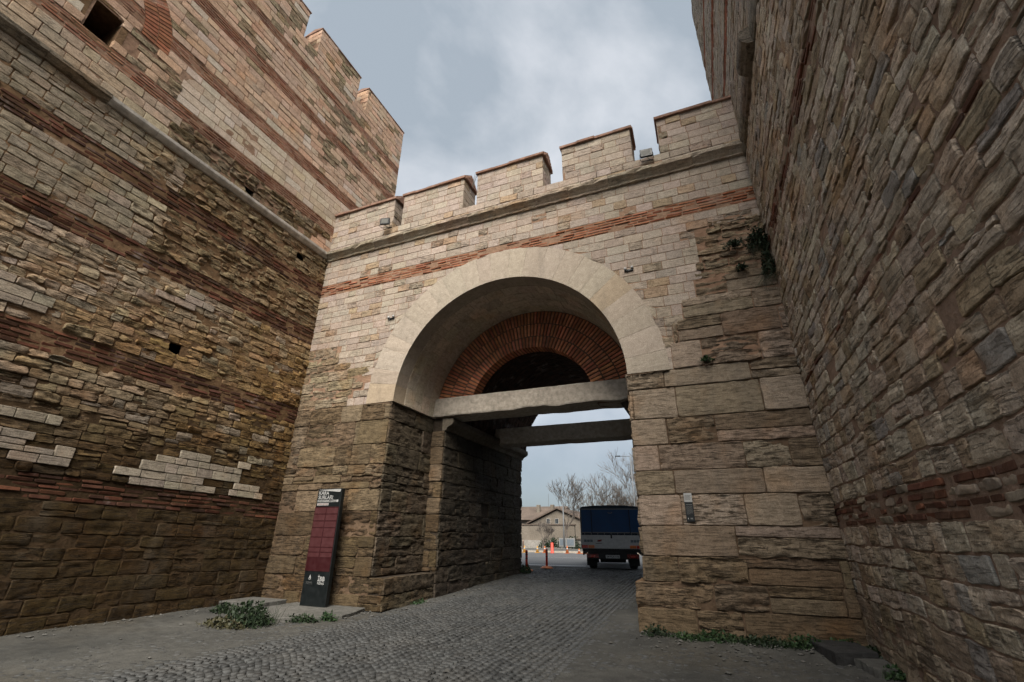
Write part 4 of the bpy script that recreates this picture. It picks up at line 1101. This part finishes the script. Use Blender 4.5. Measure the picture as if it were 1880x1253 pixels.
# evergreen shrubs along the far wall
def leaf_clump(name, loc, rx, ry, rz, n, size, mat, label, cat, group, stem=True, up=0.4, droop=0.0, seed=0):
    rs = random.Random(seed); t = tag(empty(name, loc), label, cat, group)
    V = []; F = []; st = MB()
    for i in range(n):
        a = rs.uniform(0, 2 * math.pi); r = rs.random() ** .5; hh = rs.random() ** 1.3 * (0.35 + 0.65 * abs(math.sin(a * 2.5 + seed)) )
        k = 1 - 0.5 * hh
        c = Vector((rx * r * k * math.cos(a), ry * r * k * math.sin(a), rz * hh - droop * r * rz))
        d = Vector((rs.gauss(0, 1), rs.gauss(0, 1), rs.gauss(up, .6))).normalized(); s_ = d.cross(Vector((rs.gauss(0, 1), rs.gauss(0, 1), rs.gauss(0, 1)))).normalized(); u = s_.cross(d)
        L = size * rs.uniform(.6, 1.3); o = len(V)
        V += [c, c + d * L * .45 + s_ * L * .34 + u * L * .06, c + d * L, c + d * L * .45 - s_ * L * .34 + u * L * .06]; F.append((o, o + 1, o + 2, o + 3))
    for i in range(n // 7):
        a = rs.uniform(0, 2 * math.pi); r = rs.random() ** .5 * 1.15
        c = Vector((rx * r * math.cos(a), ry * r * math.sin(a), -droop * r * rz)); L = rz * rs.uniform(.5, 1.1) + size * .5
        d = Vector((rs.gauss(0, .45), rs.gauss(0, .45), 1 if up >= 0 else -.6)).normalized(); s_ = d.cross(Vector((rs.gauss(0, 1), rs.gauss(0, 1), .1))).normalized() * size * .06; o = len(V)
        q = c + d * L * .6 + Vector((0, 0, .05 * L)); e_ = c + d * L + Vector((d.x, d.y, -.25)) * L * .35
        V += [c - s_, c + s_, q + s_ * .7, q - s_ * .7, e_]; F += [(o, o + 1, o + 2, o + 3), (o + 3, o + 2, o + 4)]
    link('foliage', mesh_from('foliage', np.array([tuple(v) for v in V]), F, mat, False), t)
    if stem:
        for i in range(7):
            a = rs.uniform(0, 6.28); r = rs.random() * .7
            st.tube([(0, 0, -.02), (rx * r * .5 * math.cos(a), ry * r * .5 * math.sin(a), rz * .45), (rx * r * math.cos(a), ry * r * math.sin(a), rz * .8)], [.008, .006, .003], 4, False)
        link('stems', mesh_from('stems', np.array(st.v), st.f, 'leaf_dark'), t)
    return t
leaf_clump('shrub', (-16.0, 40.6, PZ), 1.5, .7, 1.0, 900, .16, 'leaf_dark', 'dark evergreen shrub below the low wall, left of the notice board', 'shrub', 'shrubs along the far wall', False, seed=1)
leaf_clump('shrub', (-13.6, 40.2, PZ), .8, .6, 1.15, 600, .16, 'leaf_dark', 'dark evergreen shrub behind the notice board', 'shrub', 'shrubs along the far wall', False, seed=2)
leaf_clump('shrub', (-11.7, 37.5, PZ), 1.4, .4, .42, 500, .12, 'leaf_dark', 'low clipped green shrub beside the white kiosk', 'shrub', 'shrubs along the far wall', False, seed=3)

# street lamps
def lamp_post(x, y, h, arm, label, head=True):
    t = tag(empty('street_lamp', (x, y, PZ)), label, 'street lamp', 'lamp posts beyond the gate')
    MB().tube([(0, 0, 0), (0, 0, h * .5), (0, 0, h)], [.075, .06, .045], 10).build('pole', 'steel', t, True)
    MB().box(-.12, .12, -.12, .12, 0, .12, .02).build('base', 'steel', t)
    if arm:
        MB().tube([(0, 0, h - .02), (-arm * .4, 0, h + .01), (-arm, 0, h + .04)], .03, 6).build('arm', 'steel', t, True)
        MB().prism([(-arm - .45, h + .04), (-arm, h - .01), (-arm + .02, h + .09), (-arm - .42, h + .09)], 'y', -.09, .09).build('lamp_head', 'black_metal', t)
    return t
lamp_post(-6.35, 35.2, 8.05, .95, 'tall grey street lamp with one arm at the pier edge')
lamp_post(-12.95, 35.0, 4.0, 0.0, 'plain grey pole in front of the gabled house')
# bollards close to the gate
def bollard(x, y, label):
    z = float(gz(x, y)) + .01; t = tag(empty('bollard', (x, y, z)), label, 'bollard', 'red bollards behind the gate')
    MB().lathe(0, 0, [(.24, 0), (.235, .03), (.17, .065), (.07, .085), (.055, .095)], 20).build('base', 'bollard_base', t, True)
    MB().lathe(0, 0, [(.043, .08), (.043, .66), (.037, .685), (.015, .70)], 16).build('post', 'bollard_red', t, True)
    for zz in (.40, .53, .60): MB().lathe(0, 0, [(.0455, zz), (.0455, zz + .035)], 16).build('band', 'reflect_dark', t, True)
bollard(-6.60, 8.45, 'red bollard on orange base nearest the passage wall')
bollard(-6.20, 9.60, 'red bollard on orange base nearer the truck')
# traffic cones and posts in the distance
def cone(x, y, h, mat, label, name='traffic_cone'):
    t = tag(empty(name, (x, y, float(gz(x, y)) + .012)), label, 'cone', 'cones along the far kerb')
    MB().box(-.17, .17, -.17, .17, 0, .04, .01).build('base', mat, t); MB().lathe(0, 0, [(.13, .035), (.035, h), (.02, h + .01)], 12).build('body', mat, t, True)
    MB().lathe(0, 0, [(.088, h * .52), (.068, h * .70)], 12).build('sleeve', 'white_paint', t, True)
cone(-14.4, 28.6, .5, 'cone_yellow', 'yellow traffic cone farthest left by the far kerb')
cone(-13.3, 28.6, .5, 'cone_yellow', 'yellow traffic cone, second from the left by the far kerb')
cone(-12.75, 28.8, .5, 'cone_orange', 'orange traffic cone left of the red barrier post')
cone(-10.9, 28.8, .55, 'cone_orange', 'orange traffic cone right of the red barrier post')
for i, x in enumerate((-10.0, -9.6, -9.2, -8.85, -8.5)):
    cone(x, 29.0, .35, 'cone_orange', ('leftmost', 'second', 'middle', 'fourth', 'rightmost')[i] + ' small orange cone in the row leading to the truck wheel', 'small_cone')
bp = tag(empty('barrier_post', (-12.1, 28.7, float(gz(0, 28.7)) + .012)), 'upright red plastic barrier post on the far kerb', 'barrier post')
MB().lathe(0, 0, [(.17, 0), (.15, .04), (.12, .06), (.11, .72), (.08, .76)], 14).build('body', 'bollard_red', bp, True)
for i, x in enumerate((-15.2, -9.9, -8.3)):
    t = tag(empty('kerb_post', (x, 30.4, PZ)), ('leftmost thin brown post on the far pavement', 'thin brown post on the far pavement near the truck', 'thin brown post on the far pavement behind the truck')[i], 'post', 'thin posts along the far pavement'); MB().lathe(0, 0, [(.05, 0), (.045, .7), (.06, .72), (.03, .78)], 10).build('shaft', 'terracotta', t, True); MB().box(-.09, .09, -.09, .09, 0, .05, .01).build('foot', 'concrete', t)

# ================================================================== TRUCK
def text_mesh(name, body, size, mat, parent, loc, rot, align='LEFT', bold=0.0):
    cu = bpy.data.curves.new(name, 'FONT'); cu.body = body; cu.size = size; cu.align_x = align; cu.offset = bold; cu.resolution_u = 2
    tmp = bpy.data.objects.new(name + '_curve', cu); COL.objects.link(tmp)
    dg = bpy.context.evaluated_depsgraph_get(); me = bpy.data.meshes.new_from_object(tmp.evaluated_get(dg))
    bpy.data.objects.remove(tmp); me.materials.clear(); me.materials.append(MATS[mat])
    o = link(name, me, parent, None, loc); o.rotation_euler = rot; return o
TRX, TRY = -3.70, 9.95
truck = tag(empty('truck', (TRX, TRY, float(gz(TRX, TRY)) + .008), math.atan(.19)), 'small truck with blue canvas cargo cover seen from behind under the gate', 'truck')
W = 1.16
FRONT = (math.pi / 2, 0, 0)
cv_ = MB().prism([(-W, 1.20), (W, 1.20), (W, 2.17), (W * .93, 2.235), (W * .5, 2.275), (0, 2.285), (-W * .5, 2.275), (-W * .93, 2.235), (-W, 2.17)], 'y', .03, 4.3).build('canopy', 'canvas_dark', truck)
gu, gv = np.meshgrid(np.linspace(-W + .06, W - .06, 40), np.linspace(1.31, 2.12, 12)); gy = -.004 - .018 * (fbm(gu * 2.2, gv * 1.1, 55, 3)) - .008 * np.sin(gu * 9 + gv * 3)
gi = np.arange(gu.size).reshape(gu.shape); link('rear_flap', mesh_from('rear_flap', np.stack([gu, gy, gv], -1).reshape(-1, 3), np.stack([gi[:-1, :-1], gi[:-1, 1:], gi[1:, 1:], gi[1:, :-1]], -1).reshape(-1, 4), 'canvas_blue', True), cv_)
for sx in (-.72, .72): MB().box(sx - .018, sx + .018, -.036, -.030, 1.22, 2.12, .002).build('strap', 'canvas_dark', cv_)
for k in range(9): MB().box(-W + .14 + k * .25, -W + .17 + k * .25, -.034, -.02, 1.215, 1.275, .003).build('hook', 'steel', cv_)
fm = MB(); fm.box(-W + .01, W - .01, -.02, .03, 2.12, 2.155, .005).box(-W + .01, -W + .05, -.02, .03, 1.2, 2.12, .005).box(W - .05, W - .01, -.02, .03, 1.2, 2.12, .005).box(-W + .05, W - .05, -.02, .03, 1.275, 1.31, .005)
fm.build('flap_frame', 'steel', cv_)
MB().tube([(-.08, -.025, 2.03), (-.05, -.03, 1.99), (.05, -.03, 1.99), (.08, -.025, 2.03)], .012, 6).build('flap_handle', 'steel', cv_)
tg = MB(); 
for i in range(5):
    z = .73 + i * .094; tg.box(-W, W, -.03 + (.006 if i % 2 else 0), .03, z, z + .092, .008)
tgo = MB().box(-W, W, -.022, .03, .73, 1.20, .01).build('tailgate', 'alu', truck)
for i in range(5): z = .735 + i * .093; MB().box(-W + .01, W - .01, -.030, -.024, z, z + .080, .004).build('tailgate_rib', 'alu', tgo)
MB().box(-.03, .03, -.045, -.03, 1.09, 1.24, .005).build('latch', 'black_metal', tgo)
for sx in (-1, 1):
    x0 = -W + .12 if sx < 0 else W - .46
    for k in range(3): MB().box(x0 + k * .115, x0 + k * .115 + .10, -.038, -.031, .955, 1.04).build('mark_plate', 'panel_blue', tgo)
    for k in range(2):
        x1 = (-W + .02 + k * .25) if sx < 0 else (W - .50 + k * .25)
        MB().box(x1, x1 + .235, -.045, -.031, .745, .85, .006).build('reflector', 'lamp_orange' if (k == 0) == (sx > 0) else 'tail_red', tgo)
MB().prism([(-W + .60, .98), (-W + .66, 1.04), (-W + .80, 1.05), (-W + .78, .99), (-W + .69, .965)], 'y', -.037, -.0315).build('maker_badge', 'tail_dark_red', tgo)
MB().box(-W + .55, -W + .80, -.036, -.0315, .90, .915).build('maker_line', 'black_metal', tgo)
MB().box(-W + .04, W - .04, .05, 4.3, .62, .74).build('load_bed', 'chassis', truck)
MB().box(-W + .05, -W + .09, .06, 4.3, .5, .7).box(W - .09, W - .05, .06, 4.3, .5, .7).box(-.45, -.33, .1, 6.3, .40, .62).box(.33, .45, .1, 6.3, .40, .62).build('chassis_frame', 'chassis', truck)
MB().box(-.92, .92, .08, .20, .36, .62, .02).build('bumper', 'chassis', truck)
for sx in (-1, 1):
    tl2 = MB().box(sx * .74 - .21, sx * .74 + .21, .045, .10, .40, .54, .02).build('tail_lamp', 'tail_dark_red', truck)
    MB().box(sx * .74 - .09, sx * .74 + .09, .030, .046, .44, .50, .008).build('lamp_lens', 'tail_red', tl2)
pl = MB().box(-.26, .26, .062, .078, .40, .51, .004).build('number_plate', 'plate_white', truck)
text_mesh('plate_text', '34 FCA 178', .092, 'black_metal', pl, (0, .0605, .425), FRONT, 'CENTER', .001)
MB().box(-.5, .5, .9, 1.1, .22, .42, .03).build('axle', 'chassis', truck)
def wheel(x, y):
    def P(mb, prof, n=22):
        V = []; F = []
        for dx, r in prof:
            for k in range(n):
                a = 2 * math.pi * k / n; V.append((x + dx, y + r * math.cos(a), .36 + r * math.sin(a)))
        for i in range(len(prof) - 1):
            for k in range(n): F.append((i * n + k, i * n + (k + 1) % n, (i + 1) * n + (k + 1) % n, (i + 1) * n + k))
        F += [tuple(range(n)), tuple((len(prof) - 1) * n + k for k in reversed(range(n)))]
        return mb.add(V, F)
    w = P(MB(), [(-.15, .20), (-.15, .32), (-.12, .355), (.12, .355), (.15, .32), (.15, .20)]).build('wheel', 'rubber', truck, True)
    P(MB(), [(-.155, .05), (-.152, .19), (.152, .19), (.155, .05)]).build('rim', 'steel', w, True)
for sx in (-1, 1):
    wheel(sx * .78, 1.0); wheel(sx * .82, 5.0)
    MB().box(sx * .80 - .2, sx * .80 + .2, .56, .575, .12, .55, .005).build('mud_flap', 'rubber', truck)
cab = MB().prism([(4.45, .45), (6.35, .45), (6.40, 1.1), (6.0, 1.95), (5.7, 2.05), (4.45, 2.05)], 'x', -.92, .92).build('cab', 'white_paint', truck)
MB().prism([(4.8, 1.2), (6.2, 1.2), (5.88, 1.85), (4.8, 1.85)], 'x', -.925, .925).build('window', 'window_glass', cab)

# ================================================================== INFORMATION TOTEM
TX, TY, TH = -8.09, -0.42, 2.40
tz = float(gz(TX, TY)) + .05
tot = tag(empty('information_totem', (TX, TY, tz)), 'tall black and dark red information totem in front of the left pier', 'sign')
MB().box(-.35, .35, 0, .11, .02, TH, .008).build('panel', 'totem_black', tot); MB().box(-.40, .40, -.05, .16, 0, .02, .004).build('base_plate', 'black_metal', tot)
MB().box(-.35, .335, -.006, -.0005, .69, 2.005).build('red_panel', 'totem_red', tot)
zz = [1.985, 1.845, 1.70, 1.56, 1.365, 1.16, 1.06, .955]
for a, b in zip(zz[:-1], zz[1:]):
    for x0, x1 in ((-.335, -.02), (.005, .325)): MB().box(x0, x1, -.0095, -.0065, b + .014, a - .008).build('map_tile', 'totem_pale_red', tot)
def blk(x0, x1, z0, z1, mat, name): return MB().box(x0, x1, -.006, -.0005, z0, z1).build(name, mat, tot)
text_mesh('title', 'KARA', .115, 'white_print', tot, (-.31, -.003, 2.268), FRONT, 'LEFT', .002)
text_mesh('title', 'SURLARI', .115, 'white_print', tot, (-.31, -.003, 2.172), FRONT, 'LEFT', .002)
blk(-.31, .29, 2.105, 2.155, 'white_print', 'title_bar'); text_mesh('subtitle', 'ZİYARETÇİ MERKEZİ', .056, 'totem_black', tot, (-.295, -.008, 2.112), FRONT, 'LEFT', .001)
blk(-.31, .02, 2.035, 2.085, 'white_print', 'title_bar'); text_mesh('subtitle', 'VISITOR CENTER', .040, 'red_print', tot, (-.297, -.008, 2.046), FRONT)
MB().prism([(-.33, 2.375), (.30, 2.32), (.325, 2.335), (.33, 2.385)], 'y', -.012, -.004).build('torn_film', 'white_print', tot)
# flame-shaped emblem and lettering at the foot
V = [(-.005 + .030 * math.sin(2 * math.pi * k / 20) * (1 if math.cos(2 * math.pi * k / 20) < 0 else (1 - math.cos(2 * math.pi * k / 20)) ** .8), .555 - .035 * -math.cos(2 * math.pi * k / 20) * (1.9 if math.cos(2 * math.pi * k / 20) > 0 else 1)) for k in range(20)]
MB().prism([(x - .17, z) for x, z in V], 'y', -.006, -.0005).build('emblem', 'white_print', tot)
MB().prism([(x * .4 - .172, .555 + (z - .555) * .5 - .01) for x, z in V], 'y', -.0075, -.0065).build('emblem_cut', 'totem_black', tot)
text_mesh('emblem_text', 'İSTANBUL', .036, 'grey_print', tot, (-.175, -.003, .462), FRONT, 'CENTER')
text_mesh('emblem_text', 'BÜYÜKŞEHİR BELEDİYESİ', .014, 'grey_print', tot, (-.175, -.003, .440), FRONT, 'CENTER')
text_mesh('logo', 'İBB', .125, 'white_print', tot, (.14, -.003, .505), FRONT, 'CENTER', .003)
text_mesh('logo', 'MİRAS', .064, 'white_print', tot, (.14, -.003, .440), FRONT, 'CENTER', .001)

# ================================================================== WALL PLAQUE
pq = tag(empty('wall_plaque', (-0.36, -0.055, 1.975)), 'narrow plaque, pale above and dark below, on the right pier', 'plaque')
MB().box(-.068, .068, .0, .02, -.235, .235, .003).build('plate', 'totem_black', pq)
MB().box(-.066, .066, -.0025, -.0003, .085, .233).build('pale_field', 'white_print', pq)
for i in range(4): MB().box(-.05, .05 - (i % 2) * .012, -.0045, -.003, .19 - i * .021, .198 - i * .021).build('text_line', 'grey_print', pq)
MB().box(-.05, .052, -.0025, -.0003, .036, .046).build('text_line', 'grey_print', pq)
for i in range(9): MB().box(-.05, .052 - (i == 8) * .05, -.0025, -.0003, .012 - i * .0155, .017 - i * .0155).build('text_line', 'grey_print', pq)
MB().prism([(-.045, -.185), (-.03, -.20), (-.03, -.185), (-.0375, -.165)], 'y', -.0025, -.0003).build('emblem', 'white_print', pq); MB().box(.0, .04, -.0025, -.0003, -.197, -.172).build('logo', 'grey_print', pq)

# ================================================================== FLOODLIGHTS
def flood(x, y, z, rz, label, s=1.0):
    t = tag(empty('floodlight', (x, y, z), rz), label, 'floodlight', 'floodlights on the parapet')
    h = MB().box(-.125 * s, .125 * s, -.06, .0, -.10 * s, .10 * s, .012).build('housing', 'black_metal', t)
    MB().box(-.088 * s, .088 * s, -.064, -.0605, -.065 * s, .065 * s).build('lens', 'lens_glass', h)
    for k in range(6): MB().box(-.085 * s + k * .03 * s, -.078 * s + k * .03 * s, .0, .022, -.06 * s, .06 * s).build('cooling_fin', 'black_metal', h)
    b = MB(); b.tube([(-.13 * s, -.02, 0), (-.135 * s, -.01, -.12 * s), (-.11 * s, .05, -.14 * s), (.11 * s, .05, -.14 * s), (.135 * s, -.01, -.12 * s), (.13 * s, -.02, 0)], .008, 6); b.build('bracket', 'black_metal', t)
    c = MB(); c.tube([(.0, .0, -.07 * s), (.05, .01, -.16), (.12, .06, -.17), (.16, .10, -.13)], .006, 5); c.build('cable', 'rubber', t, True)
    return t
flood(-7.80, -.20, 10.06, .25, 'black square floodlight beside the leftmost merlon', 1.15)
flood(-.25, -.13, 9.95, .1, 'black square floodlight in the gap before the rightmost merlon', 1.15)
def bracket(x, z, label):
    t = tag(empty('cable_clamp', (x, -.03, z)), label, 'clamp')
    MB().box(-.10, .10, -.015, .02, -.03, .01, .006).build('plate', 'black_metal', t)
    MB().lathe(-.075, -.02, [(.03, .0), (.034, .03), (.02, .06)], 10).build('insulator', 'white_print', t, True); MB().lathe(.075, -.02, [(.03, .01), (.034, .04), (.02, .07)], 10).build('insulator', 'white_print', t, True)
    MB().tube([(-.02, -.02, 0), (-.03, -.03, -.09)], .007, 5).build('tail', 'black_metal', t)
bracket(-0.95, 6.93, 'small clamp with two pale insulators right of the arch crown')
bracket(-7.28, 6.86, 'small dark clamp on the wall left of the arch')

# ================================================================== SLABS
sl = tag(link('concrete_slab', mesh_from('concrete_slab', [], []), None, 'slab_grey'), 'x', 'slab')
bpy.data.objects.remove(sl)
def slab(name, poly, z0, z1, mat, label, rag=.0, rot=0):
    n = 24; P = []; m = len(poly)
    for i in range(m):
        a, b = poly[i], poly[(i + 1) % m]
        for k in range(6):
            t = k / 6; P.append((a[0] + (b[0] - a[0]) * t + random.uniform(-rag, rag), a[1] + (b[1] - a[1]) * t + random.uniform(-rag, rag)))
    cx = sum(p[0] for p in poly) / m; cy = sum(p[1] for p in poly) / m
    t = tag(empty(name, (cx, cy, z0)), label, 'slab')
    N = len(P); V = [(x - cx, y - cy, 0) for x, y in P] + [(x - cx, y - cy, z1 - z0 - .012) for x, y in P] + [((x - cx) * .985, (y - cy) * .985, z1 - z0) for x, y in P]
    F = [(i, (i + 1) % N, N + (i + 1) % N, N + i) for i in range(N)] + [(N + i, N + (i + 1) % N, 2 * N + (i + 1) % N, 2 * N + i) for i in range(N)] + [tuple(2 * N + i for i in range(N))]
    link('slab', mesh_from('slab', V, F, mat), t); return t
slab('concrete_slab', [(-9.95, -1.15), (-8.9, -1.0), (-8.9, -.35), (-9.9, -.35)], -.02, .16, 'slab_grey', 'thin grey slab lying against the foot of the left tower', .012)
slab('concrete_slab', [(-9.0, -1.35), (-7.9, -2.05), (-6.75, -1.0), (-7.0, -.02), (-8.9, -.02)], -.05, .075, 'slab_grey', 'cracked concrete slab under the information totem', .03)
mh = slab('manhole_cover', [(1.02, -.12), (1.60, -.10), (1.72, -.75), (1.20, -.95)], .0, .15, 'dark_slab', 'dark metal chamber cover at the foot of the right tower', .004)
MB().box(-.12, -.02, .02, .06, .1495, .152).box(.02, .12, -.12, -.09, .1495, .152).build('lifting_slot', 'rubber', mh)
slab('broken_slab', [(1.42, -.95), (1.74, -.80), (1.75, -1.35), (1.50, -1.45)], .0, .10, 'slab_grey', 'broken grey slab beside the dark chamber cover', .02)
# ================================================================== WEEDS
ps = 'weeds along the wall feet'
leaf_clump('weed', (-7.85, -2.15, .0), .50, .34, .36, 900, .065, 'leaf_dark', 'large leafy green bush in front of the totem slab', 'weed', ps, True, .5, seed=11)
leaf_clump('weed', (-8.05, -2.45, .0), .55, .25, .12, 320, .07, 'leaf_dry', 'low yellowish grass left of the leafy bush', 'weed', ps, True, .5, seed=12)
leaf_clump('weed', (-9.25, -1.55, .0), .30, .22, .20, 300, .07, 'leaf_dark', 'dark green weed at the end of the thin slab', 'weed', ps, True, .5, seed=13)
leaf_clump('weed', (-7.2, -1.55, .0), .42, .12, .12, 260, .06, 'leaf_dark', 'scrubby tuft along the edge of the cracked slab', 'weed', ps, True, .5, seed=14)
leaf_clump('weed', (-6.85, -1.25, .0), .18, .10, .14, 130, .06, 'leaf_green', 'small green tuft below the totem slab', 'weed', ps, True, .5, seed=24)
wd = [(-1.10, -.22, .16, .16, 'first green weed tuft from the corner of the right pier'), (-.62, -.28, .20, .10, 'low weed tuft, second along the right pier foot'), (-.18, -.24, .26, .17, 'bushy weed below the plaque at the pier foot'), (.42, -.26, .28, .15, 'broad weed at the middle of the right pier foot'), (.95, -.25, .24, .19, 'weed left of the dark chamber cover'), (1.48, -.08, .20, .16, 'weed behind the dark chamber cover in the corner'), (1.72, -.45, .10, .14, 'small weed between chamber cover and right tower'), (1.70, -1.35, .12, .10, 'small weed by the broken slab')]
for i, (x, y, r, h, lab) in enumerate(wd): leaf_clump('weed', (x, y, .02), r * 1.55, .20, h * .95, int(1700 * r) + 120, .045, 'leaf_green' if i % 3 else 'leaf_dark', lab, 'weed', ps, True, .5, seed=30 + i)
leaf_clump('weed', (-6.45, 7.9, .26), .25, .25, .25, 240, .08, 'leaf_green', 'green weed at the far end of the passage wall', 'weed', ps, True, .5, seed=50)
leaf_clump('weed', (-6.5, 1.2, .04), .1, .3, .06, 90, .05, 'leaf_green', 'low green tuft at the foot of the passage wall', 'weed', ps, True, .5, seed=51)
pw = 'plants growing from the wall joints'
leaf_clump('wall_plant', (1.62, -.13, 7.0), .24, .13, .42, 620, .05, 'leaf_dark', 'dark ivy clump high in the corner of gate and right tower', 'plant', pw, True, -.2, .4, seed=60)
leaf_clump('wall_plant', (1.70, -.12, 6.45), .15, .12, .55, 480, .05, 'leaf_dark', 'ivy hanging lower in the corner of gate and right tower', 'plant', pw, True, -.4, .5, seed=61)
leaf_clump('wall_plant', (1.18, -.14, 6.98), .20, .12, .14, 220, .05, 'leaf_dark', 'small sprig left of the ivy clump', 'plant', pw, True, .2, .3, seed=62)
leaf_clump('wall_plant', (1.22, -.12, 6.42), .13, .1, .12, 140, .05, 'leaf_dark', 'small sprig under the left of the ivy', 'plant', pw, True, .2, .3, seed=63)
leaf_clump('wall_plant', (.31, -.10, 4.60), .13, .1, .08, 110, .045, 'leaf_green', 'tiny green plant on the big blocks below the ivy', 'plant', pw, True, .2, .2, seed=64)
tw = tag(empty('dry_twig', (-5.2, .3, 11.2)), 'thin dry twigs beside the second merlon', 'twig')
b = MB()
for k in range(6): a = random.uniform(-.3, .9); b.tube([(0, 0, -.3), (.12 * a + .05, 0, .1), (.3 * a + .1, .02, .32)], [.006, .004, .002], 4, False)
b.build('stems', 'bark', tw)

# ================================================================== GRIT ALONG THE WALL FEET
PV, PF = [], []
def pebble(x, y, z, r):
    o = len(PV); a0 = random.uniform(0, 6.28)
    ring = [(x + r * random.uniform(.7, 1.2) * math.cos(a0 + k * 1.2566), y + r * random.uniform(.7, 1.2) * math.sin(a0 + k * 1.2566), z + r * random.uniform(-.1, .3)) for k in range(5)]
    PV.extend(ring); PV.append((x, y, z + r * random.uniform(.45, .8))); PV.append((x, y, z - r * .5))
    for k in range(5): PF.append((o + k, o + (k + 1) % 5, o + 5)); PF.append((o + (k + 1) % 5, o + k, o + 6))
for i in range(1300):
    t = random.random()
    if t < .38: x = random.uniform(-9.9, -6.7); y = -abs(random.gauss(0, .55)) - .05
    elif t < .55: x = XL + abs(random.gauss(0, .30)) + .05; y = random.uniform(-6, -.1)
    elif t < .80: x = random.uniform(-1.4, 1.75); y = -abs(random.gauss(0, .5)) - .05
    elif t < .90: x = random.uniform(-6.55, -6.1); y = random.uniform(0, 7.5)
    else: x = random.uniform(-9, 1.6); y = random.uniform(-5, -.2)
    heap = 0.05 * float(sstep(np.array(-x), 8.0, 9.8)) if x < -7.2 else (0.06 * float(sstep(np.array(y), -.9, -.1)) if x > -1.4 else 0)
    pebble(x, y, float(gz(x, y)) + .012 + heap + float(dust_bump(np.array(x), np.array(y))), min(.05, .008 + random.expovariate(1 / .009)))
tag(link('gravel', mesh_from('gravel', np.array(PV), PF, 'slab_grey')), 'loose grit and pebbles along the feet of the walls', 'gravel', None, 'stuff')
